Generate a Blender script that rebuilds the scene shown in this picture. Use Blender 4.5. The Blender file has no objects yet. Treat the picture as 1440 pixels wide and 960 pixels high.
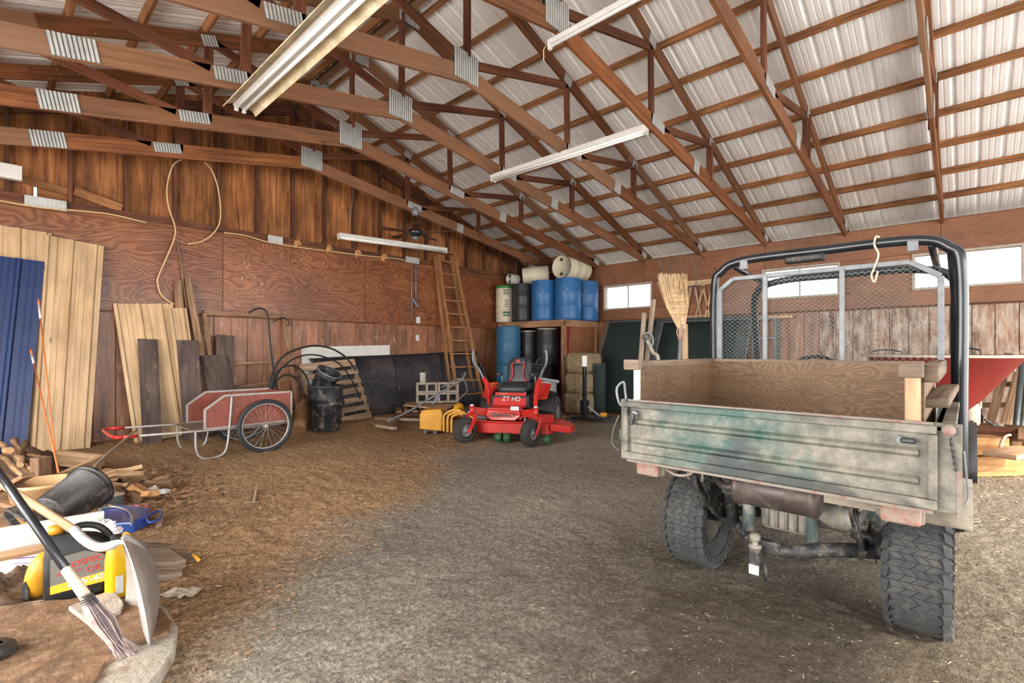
import bpy, bmesh, math, random
from mathutils import Vector, Matrix, Euler, noise
random.seed(7)
S = bpy.context.scene
C = S.collection
PI = math.pi
R = math.radians
# ---------------------------------------------------------------- camera
F, YAW, HY, EYE = 685.0, R(43.0), 492.0, 1.31
cs, sn = math.cos(YAW), math.sin(YAW)
cam = bpy.data.cameras.new('camera'); co = bpy.data.objects.new('camera', cam); C.objects.link(co)
co.location = (0, 0, EYE); co.rotation_euler = (R(90), 0, YAW - R(90))
cam.sensor_width = 36; cam.lens = F / 1440 * 36; cam.shift_y = (HY - 480) / 1440
cam.clip_start = .02; cam.clip_end = 200
S.camera = co
# ---------------------------------------------------------------- world, lights, exposure
S.view_settings.view_transform = 'Standard'; S.view_settings.look = 'None'
S.view_settings.exposure = 0.5; S.view_settings.gamma = 1; S.view_settings.use_curve_mapping = False
w = bpy.data.worlds.new('sky'); S.world = w; w.use_nodes = True
bg = w.node_tree.nodes['Background']; bg.inputs[0].default_value = (.93, .965, 1, 1); bg.inputs[1].default_value = 1.7
def area(name, loc, rot, sx, sy, power, col=(1, 1, 1)):
    l = bpy.data.lights.new(name, 'AREA'); l.shape = 'RECTANGLE'; l.size = sx; l.size_y = sy; l.energy = power; l.color = col
    o = bpy.data.objects.new(name, l); o.location = loc; o.rotation_euler = rot; C.objects.link(o); return o
area('doorway_daylight', (3.6, -4.9, 1.75), (R(90), 0, 0), 11.5, 3.0, 640, (1, .97, .93))
area('side_fill_light', (-2.9, 3.3, 1.7), (R(90), 0, R(-90)), 5.6, 2.9, 400, (1, .96, .91))  # added fill lamp at an invented left opening, evens out the back
sun = bpy.data.lights.new('sun', 'SUN'); sun.energy = 4.5; sun.angle = R(1.0); sun.color = (1, .84, .62)
so = bpy.data.objects.new('sun', sun); so.location = (3, -12, 9); C.objects.link(so)
so.rotation_euler = Vector((.30, 1, -.62)).to_track_quat('-Z', 'Y').to_euler()

# ---------------------------------------------------------------- measuring: a pixel of the photograph on a known plane
def ray(u, v):
    t = (u - 720) / F
    return Vector((cs + t * sn, sn - t * cs, (HY - v) / F))
E0 = Vector((0, 0, EYE))
def aY(u, v, y): r = ray(u, v); return E0 + r * (y / r.y)
def aX(u, v, x): r = ray(u, v); return E0 + r * (x / r.x)
def aZ(u, v, z=0.0): r = ray(u, v); return E0 + r * ((z - EYE) / r.z)
def aD(u, v, d): return E0 + ray(u, v) * d

# ---------------------------------------------------------------- mesh builder
V = Vector
def basis(d, up=(0, 0, 1)):
    d = V(d).normalized(); up = V(up)
    s = d.cross(up)
    if s.length < 1e-4: s = d.cross(V((0, 1, 0)))
    s.normalize(); return d, s, s.cross(d).normalized()
class MB:
    def __init__(self): self.v = []; self.f = []; self.uv = []; self.sm = []
    def face(self, idx, uv=None, sm=False):
        self.f.append(idx); self.uv.append(uv or [(0, 0)] * len(idx)); self.sm.append(sm)
    def quad(self, a, b, c, d, uvs=None):
        n = len(self.v); self.v += [V(a), V(b), V(c), V(d)]
        if not uvs:
            lx = (V(b) - V(a)).length; ly = (V(d) - V(a)).length; o = random.random() * 9
            uvs = [(o, 0), (o + lx, 0), (o + lx, ly), (o, ly)]
            if ly > lx: uvs = [(0, o), (0, o + lx), (ly, o + lx), (ly, o)]
        self.face([n, n + 1, n + 2, n + 3], uvs); return self
    def hexa(self, c, ax):
        # c centre, ax three half vectors; u runs along the longest
        c = V(c); ax = [V(a) for a in ax]; L = [a.length for a in ax]; lo = max(range(3), key=lambda i: L[i])
        n = len(self.v); o1 = random.random() * 11; o2 = random.random() * 7
        loc = []
        for i in (-1, 1):
            for j in (-1, 1):
                for k in (-1, 1):
                    self.v.append(c + ax[0] * i + ax[1] * j + ax[2] * k); loc.append((i * L[0], j * L[1], k * L[2]))
        flip = ax[0].cross(ax[1]).dot(ax[2]) < 0
        for fi, nax in (((0, 1, 3, 2), 0), ((4, 6, 7, 5), 0), ((0, 4, 5, 1), 1), ((2, 3, 7, 6), 1), ((0, 2, 6, 4), 2), ((1, 5, 7, 3), 2)):
            oth = [a for a in (0, 1, 2) if a != nax]
            if lo in oth: u_, v_ = lo, [a for a in oth if a != lo][0]
            else: u_, v_ = oth
            fi = fi[::-1] if flip else fi
            self.face([n + q for q in fi], [(loc[q][u_] + o1, loc[q][v_] + o2 + nax * .37) for q in fi])
        return self
    def box(self, c, s, rz=0, M=None):
        m = M or Matrix.Rotation(rz, 3, 'Z')
        return self.hexa(c, [m @ V((s[0] / 2, 0, 0)), m @ V((0, s[1] / 2, 0)), m @ V((0, 0, s[2] / 2))])
    def beam(self, a, b, w_, h_, up=(0, 0, 1)):
        a = V(a); b = V(b); d, s, u = basis(b - a, up)
        return self.hexa((a + b) / 2, [(b - a) / 2, s * w_ / 2, u * h_ / 2])
    def ring(self, pts): n = len(self.v); self.v += [V(p) for p in pts]; return list(range(n, n + len(pts)))
    def skin(self, rings, closed=True, caps=True, sm=True, du=None):
        k = len(rings[0]); acc = 0
        for i in range(len(rings) - 1):
            a, b = rings[i], rings[i + 1]
            L = (self.v[a[0]] - self.v[b[0]]).length if du is None else du
            for j in range(k if closed else k - 1):
                q = (j + 1) % k; r_ = .3 * j / k; r2 = .3 * (j + 1) / k
                self.face([a[j], a[q], b[q], b[j]], [(acc, r_), (acc, r2), (acc + L, r2), (acc + L, r_)], sm)
            acc += L
        if caps and closed:
            self.face(rings[0][::-1]); self.face(list(rings[-1]))
        return self
    def tube(self, pts, r, n=8, closed=False, sq=False, caps=True):
        pts = [V(p) for p in pts]; N = len(pts); rs = r if isinstance(r, (list, tuple)) else [r] * N
        rings = []; prev = None
        for i, p in enumerate(pts):
            if closed: d = pts[(i + 1) % N] - pts[i - 1]
            else: d = pts[min(i + 1, N - 1)] - pts[max(i - 1, 0)]
            d = d.normalized() if d.length > 1e-9 else V((0, 0, 1))
            if prev is None: _, s, u = basis(d)
            else:
                s = prev - d * prev.dot(d); s = s.normalized() if s.length > 1e-6 else basis(d)[1]; u = s.cross(d)
            prev = s
            ph = PI / 4 if sq else 0
            rings.append(self.ring([p + (s * math.cos(ph + 2 * PI * j / n) + u * math.sin(ph + 2 * PI * j / n)) * rs[i] for j in range(n)]))
        if closed: rings.append(rings[0])
        return self.skin(rings, caps=caps and not closed, sm=not sq)
    def cyl(self, a, b, r, r2=None, n=16, caps=True): return self.tube([a, b], [r, r if r2 is None else r2], n, caps=caps)
    def lathe(self, o, prof, axis=(0, 0, 1), n=24, caps=True):
        d, s, u = basis(axis, (0, 1, 0) if abs(V(axis).normalized().y) < .9 else (0, 0, 1)); o = V(o)
        rings = [self.ring([o + d * z + (s * math.cos(2 * PI * j / n) + u * math.sin(2 * PI * j / n)) * max(r, 1e-4) for j in range(n)]) for r, z in prof]
        return self.skin(rings, caps=caps)
    def prism(self, poly, vec):
        poly = [V(p) for p in poly]; vec = V(vec); n = len(self.v); k = len(poly)
        self.v += poly + [p + vec for p in poly]
        o = poly[0]; e = (poly[1] - poly[0]).normalized(); nn = vec.normalized(); g = nn.cross(e)
        uv = [((p - o).dot(e), (p - o).dot(g)) for p in poly]
        self.face([n + i for i in range(k)][::-1], uv[::-1]); self.face([n + k + i for i in range(k)], uv)
        for i in range(k):
            j = (i + 1) % k; L = (poly[j] - poly[i]).length
            self.face([n + i, n + j, n + k + j, n + k + i], [(0, 0), (L, 0), (L, vec.length), (0, vec.length)])
        return self
    def grid(self, fn, nu, nv, sm=True, uvf=None):
        n = len(self.v)
        for i in range(nu + 1):
            for j in range(nv + 1): self.v.append(V(fn(i / nu, j / nv)))
        for i in range(nu):
            for j in range(nv):
                a = n + i * (nv + 1) + j; q = [a, a + nv + 1, a + nv + 2, a + 1]
                cc = [(i, j), (i + 1, j), (i + 1, j + 1), (i, j + 1)]
                self.face(q, [((uvf(x / nu, y / nv)) if uvf else (x / nu, y / nv)) for x, y in cc], sm)
        return self
    def build(self, name, mat, parent=None, bevel=0, solid=0, local=False, base=None):
        me = bpy.data.meshes.new(name)
        vs = self.v
        if parent is None:
            if base is None:
                xs = [p.x for p in vs]; ys = [p.y for p in vs]; zs = [p.z for p in vs]
                base = V(((min(xs) + max(xs)) / 2, (min(ys) + max(ys)) / 2, min(zs)))
            M = Matrix.Translation(-V(base))
        elif local: M = Matrix.Identity(4); base = V((0, 0, 0))
        else: M = wm(parent).inverted(); base = V((0, 0, 0))
        me.from_pydata([M @ p for p in vs], [], self.f)
        ul = me.uv_layers.new(name='UVMap').data; i = 0
        for uvs in self.uv:
            for q in uvs: ul[i].uv = q; i += 1
        me.polygons.foreach_set('use_smooth', self.sm)
        me.materials.append(mat); me.update()
        o = bpy.data.objects.new(name, me); C.objects.link(o)
        if parent is None: o.location = base
        else: o.parent = parent
        if bevel:
            b = o.modifiers.new('bevel', 'BEVEL'); b.width = bevel; b.segments = 2; b.limit_method = 'ANGLE'; b.angle_limit = R(40); b.harden_normals = False
        if solid:
            b = o.modifiers.new('solid', 'SOLIDIFY'); b.thickness = solid; b.offset = 0
        return o
def wm(o):
    m = Matrix.LocRotScale(o.location, o.rotation_euler, o.scale)
    return wm(o.parent) @ m if o.parent else m
def thing(name, label, cat, loc=(0, 0, 0), rz=0, group=None):
    o = bpy.data.objects.new(name, None); C.objects.link(o); o.empty_display_size = .1
    o.location = loc; o.rotation_euler = (0, 0, rz); o['label'] = label; o['category'] = cat
    if group: o['group'] = group
    return o
def tag(o, label, cat, group=None):
    o['label'] = label; o['category'] = cat
    if group: o['group'] = group
    return o
def structure(o, label=None, cat=None):
    o['kind'] = 'structure'
    if label: o['label'] = label
    if cat: o['category'] = cat
    return o
def copy_tree(o, parent=None):
    c = o.copy(); C.objects.link(c); c.parent = parent
    for ch in [x for x in KIDS.get(o.name, [])]: copy_tree(ch, c)
    return c
KIDS = {}
def kids_of(o):
    KIDS.clear()
    for x in C.objects:
        if x.parent: KIDS.setdefault(x.parent.name, []).append(x)
def dup(o, **kw):
    kids_of(o); c = copy_tree(o)
    for k, v_ in kw.items(): c[k] = v_
    return c
def inst(src, name, parent, loc=(0, 0, 0), rot=(0, 0, 0), sc=(1, 1, 1)):
    o = bpy.data.objects.new(name, src.data); C.objects.link(o); o.parent = parent
    o.location = loc; o.rotation_euler = rot; o.scale = sc; return o
def stext(txt, size, mat, name, parent, o, xd, yd, ext=.001, shear=0, align='CENTER'):
    # flat lettering as mesh; o = world point of the text centre, xd/yd directions
    cu = bpy.data.curves.new(name, 'FONT'); cu.body = txt; cu.size = size; cu.align_x = align; cu.align_y = 'CENTER'; cu.extrude = ext; cu.shear = shear
    t = bpy.data.objects.new(name, cu); C.objects.link(t)
    dg = bpy.context.evaluated_depsgraph_get(); me = bpy.data.meshes.new_from_object(t.evaluated_get(dg)); C.objects.unlink(t); bpy.data.objects.remove(t)
    me.materials.clear(); me.materials.append(mat); me.name = name
    xd = V(xd).normalized(); yd = V(yd); yd = (yd - xd * yd.dot(xd)).normalized(); zd = xd.cross(yd)
    M = Matrix(((xd.x, yd.x, zd.x, o[0]), (xd.y, yd.y, zd.y, o[1]), (xd.z, yd.z, zd.z, o[2]), (0, 0, 0, 1)))
    me.transform(wm(parent).inverted() @ M)
    ob = bpy.data.objects.new(name, me); C.objects.link(ob); ob.parent = parent; return ob

# ---------------------------------------------------------------- materials
def newmat(name):
    m = bpy.data.materials.new(name); m.use_nodes = True; nt = m.node_tree; nt.nodes.clear()
    out = nt.nodes.new('ShaderNodeOutputMaterial'); b = nt.nodes.new('ShaderNodeBsdfPrincipled'); nt.links.new(b.outputs[0], out.inputs[0])
    return m, nt, b
class NT:
    def __init__(s, nt): s.nt = nt
    def n(s, t, **kw):
        x = s.nt.nodes.new('ShaderNode' + t)
        for k, v_ in kw.items(): setattr(x, k, v_)
        return x
    def l(s, a, b): s.nt.links.new(a, b)
    def math(s, op, a, b=None, c=None, clamp=False):
        x = s.n('Math', operation=op, use_clamp=clamp)
        for i, q in enumerate((a, b, c)):
            if q is None: continue
            if isinstance(q, (int, float)): x.inputs[i].default_value = q
            else: s.l(q, x.inputs[i])
        return x.outputs[0]
    def noise(s, vec, scale, detail=3, rough=.55, dist=0):
        x = s.n('TexNoise'); x.inputs['Scale'].default_value = scale; x.inputs['Detail'].default_value = detail
        x.inputs['Roughness'].default_value = rough; x.inputs['Distortion'].default_value = dist
        if vec is not None: s.l(vec, x.inputs['Vector'])
        return x.outputs[0]
    def ramp(s, fac, stops):
        x = s.n('ValToRGB'); e = x.color_ramp.elements
        while len(e) < len(stops): e.new(.5)
        for q, (p, c) in zip(e, stops): q.position = p; q.color = (*c, 1) if len(c) == 3 else c
        s.l(fac, x.inputs[0]); return x.outputs[0]
    def mix(s, fac, a, b, blend='MIX'):
        x = s.n('Mix', data_type='RGBA', blend_type=blend)
        for i, q in ((0, fac), (6, a), (7, b)):
            if isinstance(q, (int, float)): x.inputs[i].default_value = q
            elif isinstance(q, tuple): x.inputs[i].default_value = (*q, 1) if len(q) == 3 else q
            else: s.l(q, x.inputs[i])
        return x.outputs[2]
    def vscale(s, vec, sc, add=None):
        x = s.n('VectorMath', operation='MULTIPLY'); s.l(vec, x.inputs[0]); x.inputs[1].default_value = sc; o = x.outputs[0]
        if add is not None:
            y = s.n('VectorMath', operation='ADD'); s.l(o, y.inputs[0]); s.l(add, y.inputs[1]); o = y.outputs[0]
        return o
    def bump(s, h, strength, dist, b):
        x = s.n('Bump'); x.inputs['Strength'].default_value = strength; x.inputs['Distance'].default_value = dist
        s.l(h, x.inputs['Height']); s.l(x.outputs[0], b.inputs['Normal'])
    def rnd(s):
        return s.n('ObjectInfo').outputs['Random']
    def rndvec(s, k):
        m_ = s.math('MULTIPLY', s.rnd(), k); x = s.n('CombineXYZ'); s.l(m_, x.inputs[0]); s.l(s.math('MULTIPLY', m_, 1.7), x.inputs[1]); return x.outputs[0]
def wood(name, a, b, dark=None, rough=.75, gs=(1.6, 34, 1), var=.35, blotch=.5, bump=.25, dirt=None, dirtamt=0, spec=.3, speck=None, aged=None):
    m, nt, p = newmat(name); q = NT(nt); uv = q.n('TexCoord').outputs['UV']
    off = q.rndvec(41.0); vec = q.vscale(uv, gs, off); v2 = q.vscale(uv, (1.3, 3.2, 1), off)
    g = q.noise(vec, 1, 4, .62, .7); bl = q.noise(v2, 1.2, 3, .6)
    dark = dark or tuple(c * .35 for c in a)
    col = q.ramp(g, [(.28, dark), (.45, a), (.68, b)])
    blf = q.ramp(bl, [(.3, (1 - blotch,) * 3), (.65, (1.12,) * 3)])
    col = q.mix(1.0, col, blf, 'MULTIPLY')
    rv = q.math('MULTIPLY_ADD', q.rnd(), var, 1 - var / 2)
    cc = q.n('CombineXYZ'); [q.l(rv, cc.inputs[i]) for i in range(3)]
    col = q.mix(1.0, col, cc.outputs[0], 'MULTIPLY')
    if aged:
        r2 = q.math('FRACT', q.math('MULTIPLY', q.rnd(), 7.31)); col = q.mix(q.math('MULTIPLY', q.math('MULTIPLY', r2, r2), .9), col, q.mix(g, tuple(x * .55 for x in aged), aged))
    kn = q.n('TexVoronoi'); q.l(q.vscale(uv, (1.1, 3.4, 1), off), kn.inputs['Vector']); kn.inputs['Scale'].default_value = 1.0
    kf = q.ramp(kn.outputs['Distance'], [(.03, (.7,) * 3), (.06, (0,) * 3)])
    col = q.mix(kf, col, tuple(c * .3 for c in a))
    if dirt:
        dn = q.noise(q.vscale(uv, (2.3, 7, 1), off), 1.7, 5, .65)
        df = q.ramp(dn, [(.62 - dirtamt * .35, (0,) * 3), (.75 - dirtamt * .2, (1,) * 3)]); col = q.mix(df, col, dirt)
    if speck:
        sv = q.n('TexVoronoi'); q.l(q.vscale(uv, (1, .5, 1), off), sv.inputs['Vector']); sv.inputs['Scale'].default_value = 26
        sf = q.ramp(sv.outputs['Distance'], [(.06, (1,) * 3), (.12, (0,) * 3)])
        pm = q.ramp(q.noise(uv, 1.6, 2), [(.55, (0,) * 3), (.62, (1,) * 3)]); col = q.mix(q.mix(1.0, sf, pm, 'MULTIPLY'), col, speck)
    q.l(col, p.inputs['Base Color']); p.inputs['Roughness'].default_value = rough
    p.inputs['Specular IOR Level'].default_value = spec
    q.bump(g, bump, .01, p); return m
def plain(name, col, rough=.5, metal=0, var=.12, scale=6, bump=0, bscale=60, spec=.5, dust=None, dustamt=.4, coat=0, alpha=None, objrand=0):
    m, nt, p = newmat(name); q = NT(nt); oc = q.n('TexCoord').outputs['Object']
    n1 = q.noise(oc, scale, 4, .6)
    c = q.mix(q.ramp(n1, [(.3, (0,) * 3), (.7, (1,) * 3)]), tuple(x * (1 - var) for x in col), tuple(min(1, x * (1 + var)) for x in col))
    if objrand:
        rv = q.math('MULTIPLY_ADD', q.rnd(), objrand, 1 - objrand / 2); cc = q.n('CombineXYZ'); [q.l(rv, cc.inputs[i]) for i in range(3)]
        c = q.mix(1.0, c, cc.outputs[0], 'MULTIPLY')
    if dust:
        n2 = q.noise(oc, scale * 1.9, 6, .7); f = q.ramp(n2, [(.62 - dustamt * .4, (0,) * 3), (.78 - dustamt * .3, (1,) * 3)]); c = q.mix(f, c, dust)
        rr = q.n('MapRange'); q.l(f, rr.inputs[0]); rr.inputs[3].default_value = rough; rr.inputs[4].default_value = .9; q.l(rr.outputs[0], p.inputs['Roughness'])
        if metal: mr = q.n('MapRange'); q.l(f, mr.inputs[0]); mr.inputs[3].default_value = metal; mr.inputs[4].default_value = 0; q.l(mr.outputs[0], p.inputs['Metallic'])
    else:
        p.inputs['Roughness'].default_value = rough; p.inputs['Metallic'].default_value = metal
    q.l(c, p.inputs['Base Color']); p.inputs['Specular IOR Level'].default_value = spec; p.inputs['Coat Weight'].default_value = coat
    if bump: q.bump(q.noise(oc, bscale, 4, .6), bump, .01, p)
    return m
def plywood(name, a, b, c_, gloss=.42, speck=True, contrast=1.0, ns=1.1, freq=120.0):
    m, nt, p = newmat(name); q = NT(nt); uv = q.n('TexCoord').outputs['UV']
    off = q.rndvec(23.0); v = q.vscale(uv, (.8, 2.2, 1), off)
    n = q.noise(v, ns, 2.5, .55, .6); rings = q.math('SINE', q.math('MULTIPLY', n, freq))
    fine = q.noise(q.vscale(uv, (3, 60, 1), off), 1, 3, .6)
    rr = q.math('MULTIPLY_ADD', rings, .22 * contrast, .5); rr = q.math('ADD', rr, q.math('MULTIPLY_ADD', fine, .5, -.25))
    col = q.ramp(rr, [(.2, a), (.5, b), (.8, c_)])
    big = q.ramp(q.noise(uv, .9, 3, .6), [(.3, (.62,) * 3), (.7, (1.2,) * 3)]); col = q.mix(1.0, col, big, 'MULTIPLY')
    kn = q.n('TexVoronoi'); q.l(q.vscale(uv, (1.0, 1.7, 1), off), kn.inputs['Vector']); kn.inputs['Scale'].default_value = 1.9
    kf = q.ramp(kn.outputs['Distance'], [(.05, (.85,) * 3), (.085, (0,) * 3)]); col = q.mix(kf, col, tuple(x * .25 for x in a))
    if speck:
        sv = q.n('TexVoronoi'); q.l(q.vscale(uv, (1, .45, 1), off), sv.inputs['Vector']); sv.inputs['Scale'].default_value = 15
        sf = q.ramp(sv.outputs['Distance'], [(.08, (1,) * 3), (.15, (0,) * 3)])
        pm = q.ramp(q.noise(uv, .9, 3, .7), [(.56, (0,) * 3), (.62, (1,) * 3)]); col = q.mix(q.mix(1.0, sf, pm, 'MULTIPLY'), col, (.55, .47, .38))
    q.l(col, p.inputs['Base Color']); p.inputs['Roughness'].default_value = gloss
    q.bump(rr, .25, .008, p); return m
M = {}
M['truss'] = wood('truss_lumber', (.17, .058, .02), (.27, .10, .036), (.07, .026, .01), .55, (1.2, 26, 1), .4, .45, speck=(.6, .5, .4), aged=(.30, .165, .095))
M['web'] = wood('web_lumber', (.13, .044, .022), (.21, .078, .037), (.07, .025, .012), .65, (1.2, 30, 1), .4, .4)
M['purlin'] = wood('purlin_lumber', (.27, .115, .045), (.40, .19, .08), (.10, .045, .024), .75, (1.3, 30, 1), .5, .5)
M['stud'] = wood('stud_lumber', (.115, .045, .024), (.19, .075, .036), (.05, .02, .012), .75, var=.4)
M['siding'] = wood('siding_panel', (.27, .10, .034), (.43, .185, .062), (.09, .03, .012), .7, (1.1, 22, 1), .5, .6)
M['board'] = wood('wainscot_board', (.26, .098, .042), (.38, .175, .088), (.11, .04, .018), .42, (1.2, 18, 1), .5, .35, dirt=(.46, .32, .25), dirtamt=.15, spec=.6)
M['board_grey'] = wood('weathered_board', (.27, .155, .105), (.42, .28, .2), (.11, .06, .04), .7, (1.2, 24, 1), .5, .5, dirt=(.52, .43, .36), dirtamt=.6, speck=(.1, .06, .04))
M['ply'] = plywood('painted_plywood', (.165, .048, .017), (.225, .073, .026), (.32, .125, .055), .33)
M['ply_eave'] = plywood('eave_plywood', (.20, .078, .034), (.26, .108, .05), (.33, .152, .077), .5, False, .45)
M['ply_bed'] = plywood('bed_plywood', (.13, .075, .04), (.205, .12, .065), (.29, .18, .10), .65, False, .75, 1.9, 230.0)
def mat_roof():
    m, nt, p = newmat('roof_metal'); q = NT(nt); oc = q.n('TexCoord').outputs['Object']
    n1 = q.noise(q.vscale(oc, (1, 5, 1)), 3, 4, .6); c = q.ramp(n1, [(.3, (.76, .755, .75)), (.7, (.88, .875, .87))])
    q.l(c, p.inputs['Base Color']); p.inputs['Metallic'].default_value = .12; p.inputs['Roughness'].default_value = .4
    return m
M['roof'] = mat_roof()
M['plate'] = plain('galvanised_plate', (.52, .53, .52), .45, .3, .15, 9)
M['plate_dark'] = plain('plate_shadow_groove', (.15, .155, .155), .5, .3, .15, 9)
M['galv'] = plain('galvanised_steel', (.21, .225, .24), .5, .25, .2, 20)
M['white'] = plain('white_enamel', (.68, .67, .64), .4, 0, .08, 5)
M['window_frame'] = plain('window_frame_vinyl', (.40, .34, .28), .5, 0, .2, 9)
M['tube_glass'] = plain('tube_glass', (.85, .86, .86), .2, 0, .03, 4)
M['black_plastic'] = plain('black_plastic', (.012, .013, .014), .55, 0, .3, 8, dust=(.08, .065, .05), dustamt=.15)
M['black_steel'] = plain('black_steel', (.02, .024, .03), .28, .2, .3, 8, coat=.3)
M['rubber'] = plain('rubber', (.024, .025, .027), .8, 0, .3, 12, dust=(.07, .06, .05), dustamt=.4)
M['yellowed'] = plain('yellowed_reflector', (.50, .41, .26), .6, 0, .3, 3, dust=(.66, .58, .44), dustamt=.4)
M['cable'] = plain('cable_jacket', (.72, .55, .28), .5, 0, .1)
LANE = (.66, 1.0, 2.1)   # the edge of the driven lane runs at y = .66 x + 2.1 and stops short of the gable wall
def mat_floor():
    m, nt, p = newmat('dirt_floor'); q = NT(nt); oc = q.n('TexCoord').outputs['Object']
    sx = q.n('SeparateXYZ'); q.l(oc, sx.inputs[0])
    big = q.noise(oc, .9, 5, .6); mid = q.noise(oc, 5, 6, .65); fine = q.noise(oc, 45, 5, .7); fl = q.noise(q.vscale(oc, (1, 1, 1)), 130, 3, .7)
    # the driven lane (grey, packed) against the brown bedding along the left and the back
    lane = q.math('SUBTRACT', q.math('MULTIPLY_ADD', sx.outputs[0], LANE[0], LANE[2]), q.math('MULTIPLY', sx.outputs[1], LANE[1]))
    lane = q.math('MINIMUM', lane, q.math('SUBTRACT', 5.1, sx.outputs[1]))
    lane = q.math('ADD', lane, q.math('MULTIPLY_ADD', big, 1.5, -.75)); lane = q.math('ADD', lane, q.math('MULTIPLY_ADD', mid, .5, -.25))
    lf = q.n('MapRange', clamp=True); q.l(lane, lf.inputs[0]); lf.inputs[1].default_value = -.25; lf.inputs[2].default_value = .35
    mx = q.math('ADD', q.math('MULTIPLY', fine, .6), q.math('MULTIPLY', fl, .4))
    brown = q.ramp(mx, [(.36, (.12, .065, .03)), (.5, (.35, .215, .115)), (.64, (.66, .46, .28))])
    grey = q.ramp(mx, [(.36, (.10, .085, .067)), (.5, (.27, .24, .195)), (.64, (.54, .48, .40))])
    col = q.mix(lf.outputs[0], brown, grey)
    tone = q.ramp(q.noise(oc, .6, 4, .6), [(.3, (.72,) * 3), (.65, (1.1,) * 3)]); col = q.mix(1.0, col, tone, 'MULTIPLY')
    # darker patch below and behind the parked vehicle
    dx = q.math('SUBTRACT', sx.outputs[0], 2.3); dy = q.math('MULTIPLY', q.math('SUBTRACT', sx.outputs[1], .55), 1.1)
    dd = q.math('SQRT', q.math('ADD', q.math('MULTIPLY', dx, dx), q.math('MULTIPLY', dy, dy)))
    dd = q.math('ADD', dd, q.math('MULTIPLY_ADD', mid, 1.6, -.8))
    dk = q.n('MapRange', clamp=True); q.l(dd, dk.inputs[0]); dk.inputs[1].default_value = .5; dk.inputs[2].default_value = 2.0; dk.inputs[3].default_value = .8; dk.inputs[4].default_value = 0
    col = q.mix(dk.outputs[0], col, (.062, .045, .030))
    vo = q.n('TexVoronoi', feature='F1'); q.l(oc, vo.inputs['Vector']); vo.inputs['Scale'].default_value = 38
    st = q.ramp(vo.outputs['Distance'], [(.10, (1,) * 3), (.2, (0,) * 3)]); st = q.mix(1.0, st, q.ramp(q.noise(oc, 4, 3), [(.5, (0,) * 3), (.6, (.8,) * 3)]), 'MULTIPLY')
    col = q.mix(st, col, (.55, .48, .38))
    q.l(col, p.inputs['Base Color']); p.inputs['Roughness'].default_value = .92; p.inputs['Specular IOR Level'].default_value = .2
    h = q.math('ADD', q.math('MULTIPLY', mid, .9), q.math('ADD', q.math('MULTIPLY', fine, .5), q.math('MULTIPLY', fl, .22)))
    q.bump(h, .9, .03, p); return m
M['floor'] = mat_floor()
# ================================================================ SETTING
XE, YG, XL, YB = 9.8, 8.41, -2.6, -4.6      # eave wall, gable wall, far left wall, open front
RX = 3.6; XO_ = 10.3
def chord_z(x): return 4.87 - .345 * (abs(x - RX) - 1.65)
# floor: gently uneven packed dirt
def fz(x, y):
    n_ = noise.noise(V((x * .9, y * .9, 0))) * .018 + noise.noise(V((x * 3.1, y * 3.1, 2))) * .009 + noise.noise(V((x * 9, y * 9, 5))) * .006
    side = max(0.0, min(1.0, (y - .66 * x - 1.9) * 1.5)) if y < 8.3 else 0
    q_ = max(0.0, min(1.0, (y - 6.9) / .9)); n_ += .075 * q_ * q_ * (3 - 2 * q_)
    return n_ + side * (.012 + .02 * abs(noise.noise(V((x * 6, y * 6, 9)))))
def fzd(x, y):      # finer clods on top of the broad swells
    k = 1.0 if y > .66 * x + 1.9 else .65
    return fz(x, y) + k * (.010 * noise.noise(V((x * 19, y * 19, 3))) + .006 * noise.noise(V((x * 43, y * 43, 7))))
def steps(lo, d0, d1, hi, coarse, dense):
    out = []; q_ = lo
    while q_ < hi: out.append(q_); q_ += dense if d0 < q_ < d1 else coarse
    return out + [hi]
gx_ = steps(XL - .3, .1, 5.2, XE + .5, .06, .0165); gy_ = steps(YB - 1, -.6, 5.6, YG + .6, .06, .0165)
fv = [(x, y, fzd(x, y)) for x in gx_ for y in gy_]; ny_ = len(gy_)
ff = [(i * ny_ + j, (i + 1) * ny_ + j, (i + 1) * ny_ + j + 1, i * ny_ + j + 1) for i in range(len(gx_) - 1) for j in range(ny_ - 1)]
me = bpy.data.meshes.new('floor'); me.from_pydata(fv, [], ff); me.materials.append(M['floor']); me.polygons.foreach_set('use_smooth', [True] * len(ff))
fl = bpy.data.objects.new('floor', me); C.objects.link(fl); structure(fl)
# straw, chips and crumbs strewn over the dirt
def litter(name, mat, n, area_, smin, smax, seed, parent=fl, wz=.35):
    rr = random.Random(seed); m = MB()
    for i in range(n):
        x, y = area_(rr); L = rr.uniform(smin, smax); a = rr.uniform(0, PI); z = fz(x, y)
        w_ = L * rr.uniform(.08, wz); t = min(w_ * .6, .006)
        d = V((math.cos(a), math.sin(a), rr.uniform(-.15, .15))); s_ = V((-d.y, d.x, 0))
        p0 = V((x, y, z + t)); k = len(m.v)
        m.v += [p0 - d * L / 2 - s_ * w_ / 2, p0 + d * L / 2 - s_ * w_ * .3, p0 + d * L / 2 + s_ * w_ * .4, p0 - d * L / 2 + s_ * w_ / 2, p0 + V((0, 0, t))]
        for q_ in ((0, 1, 4), (1, 2, 4), (2, 3, 4), (3, 0, 4)): m.face([k + e for e in q_])
    o = m.build(name, mat, parent); o['kind'] = 'stuff'; return o
M['straw'] = plain('straw_bits', (.46, .38, .27), .85, 0, .4, 30)
M['chips'] = plain('wood_chips', (.36, .20, .10), .85, 0, .5, 30)
M['dark_chips'] = plain('dark_bark_crumbs', (.10, .06, .035), .9, 0, .4, 30)
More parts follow.
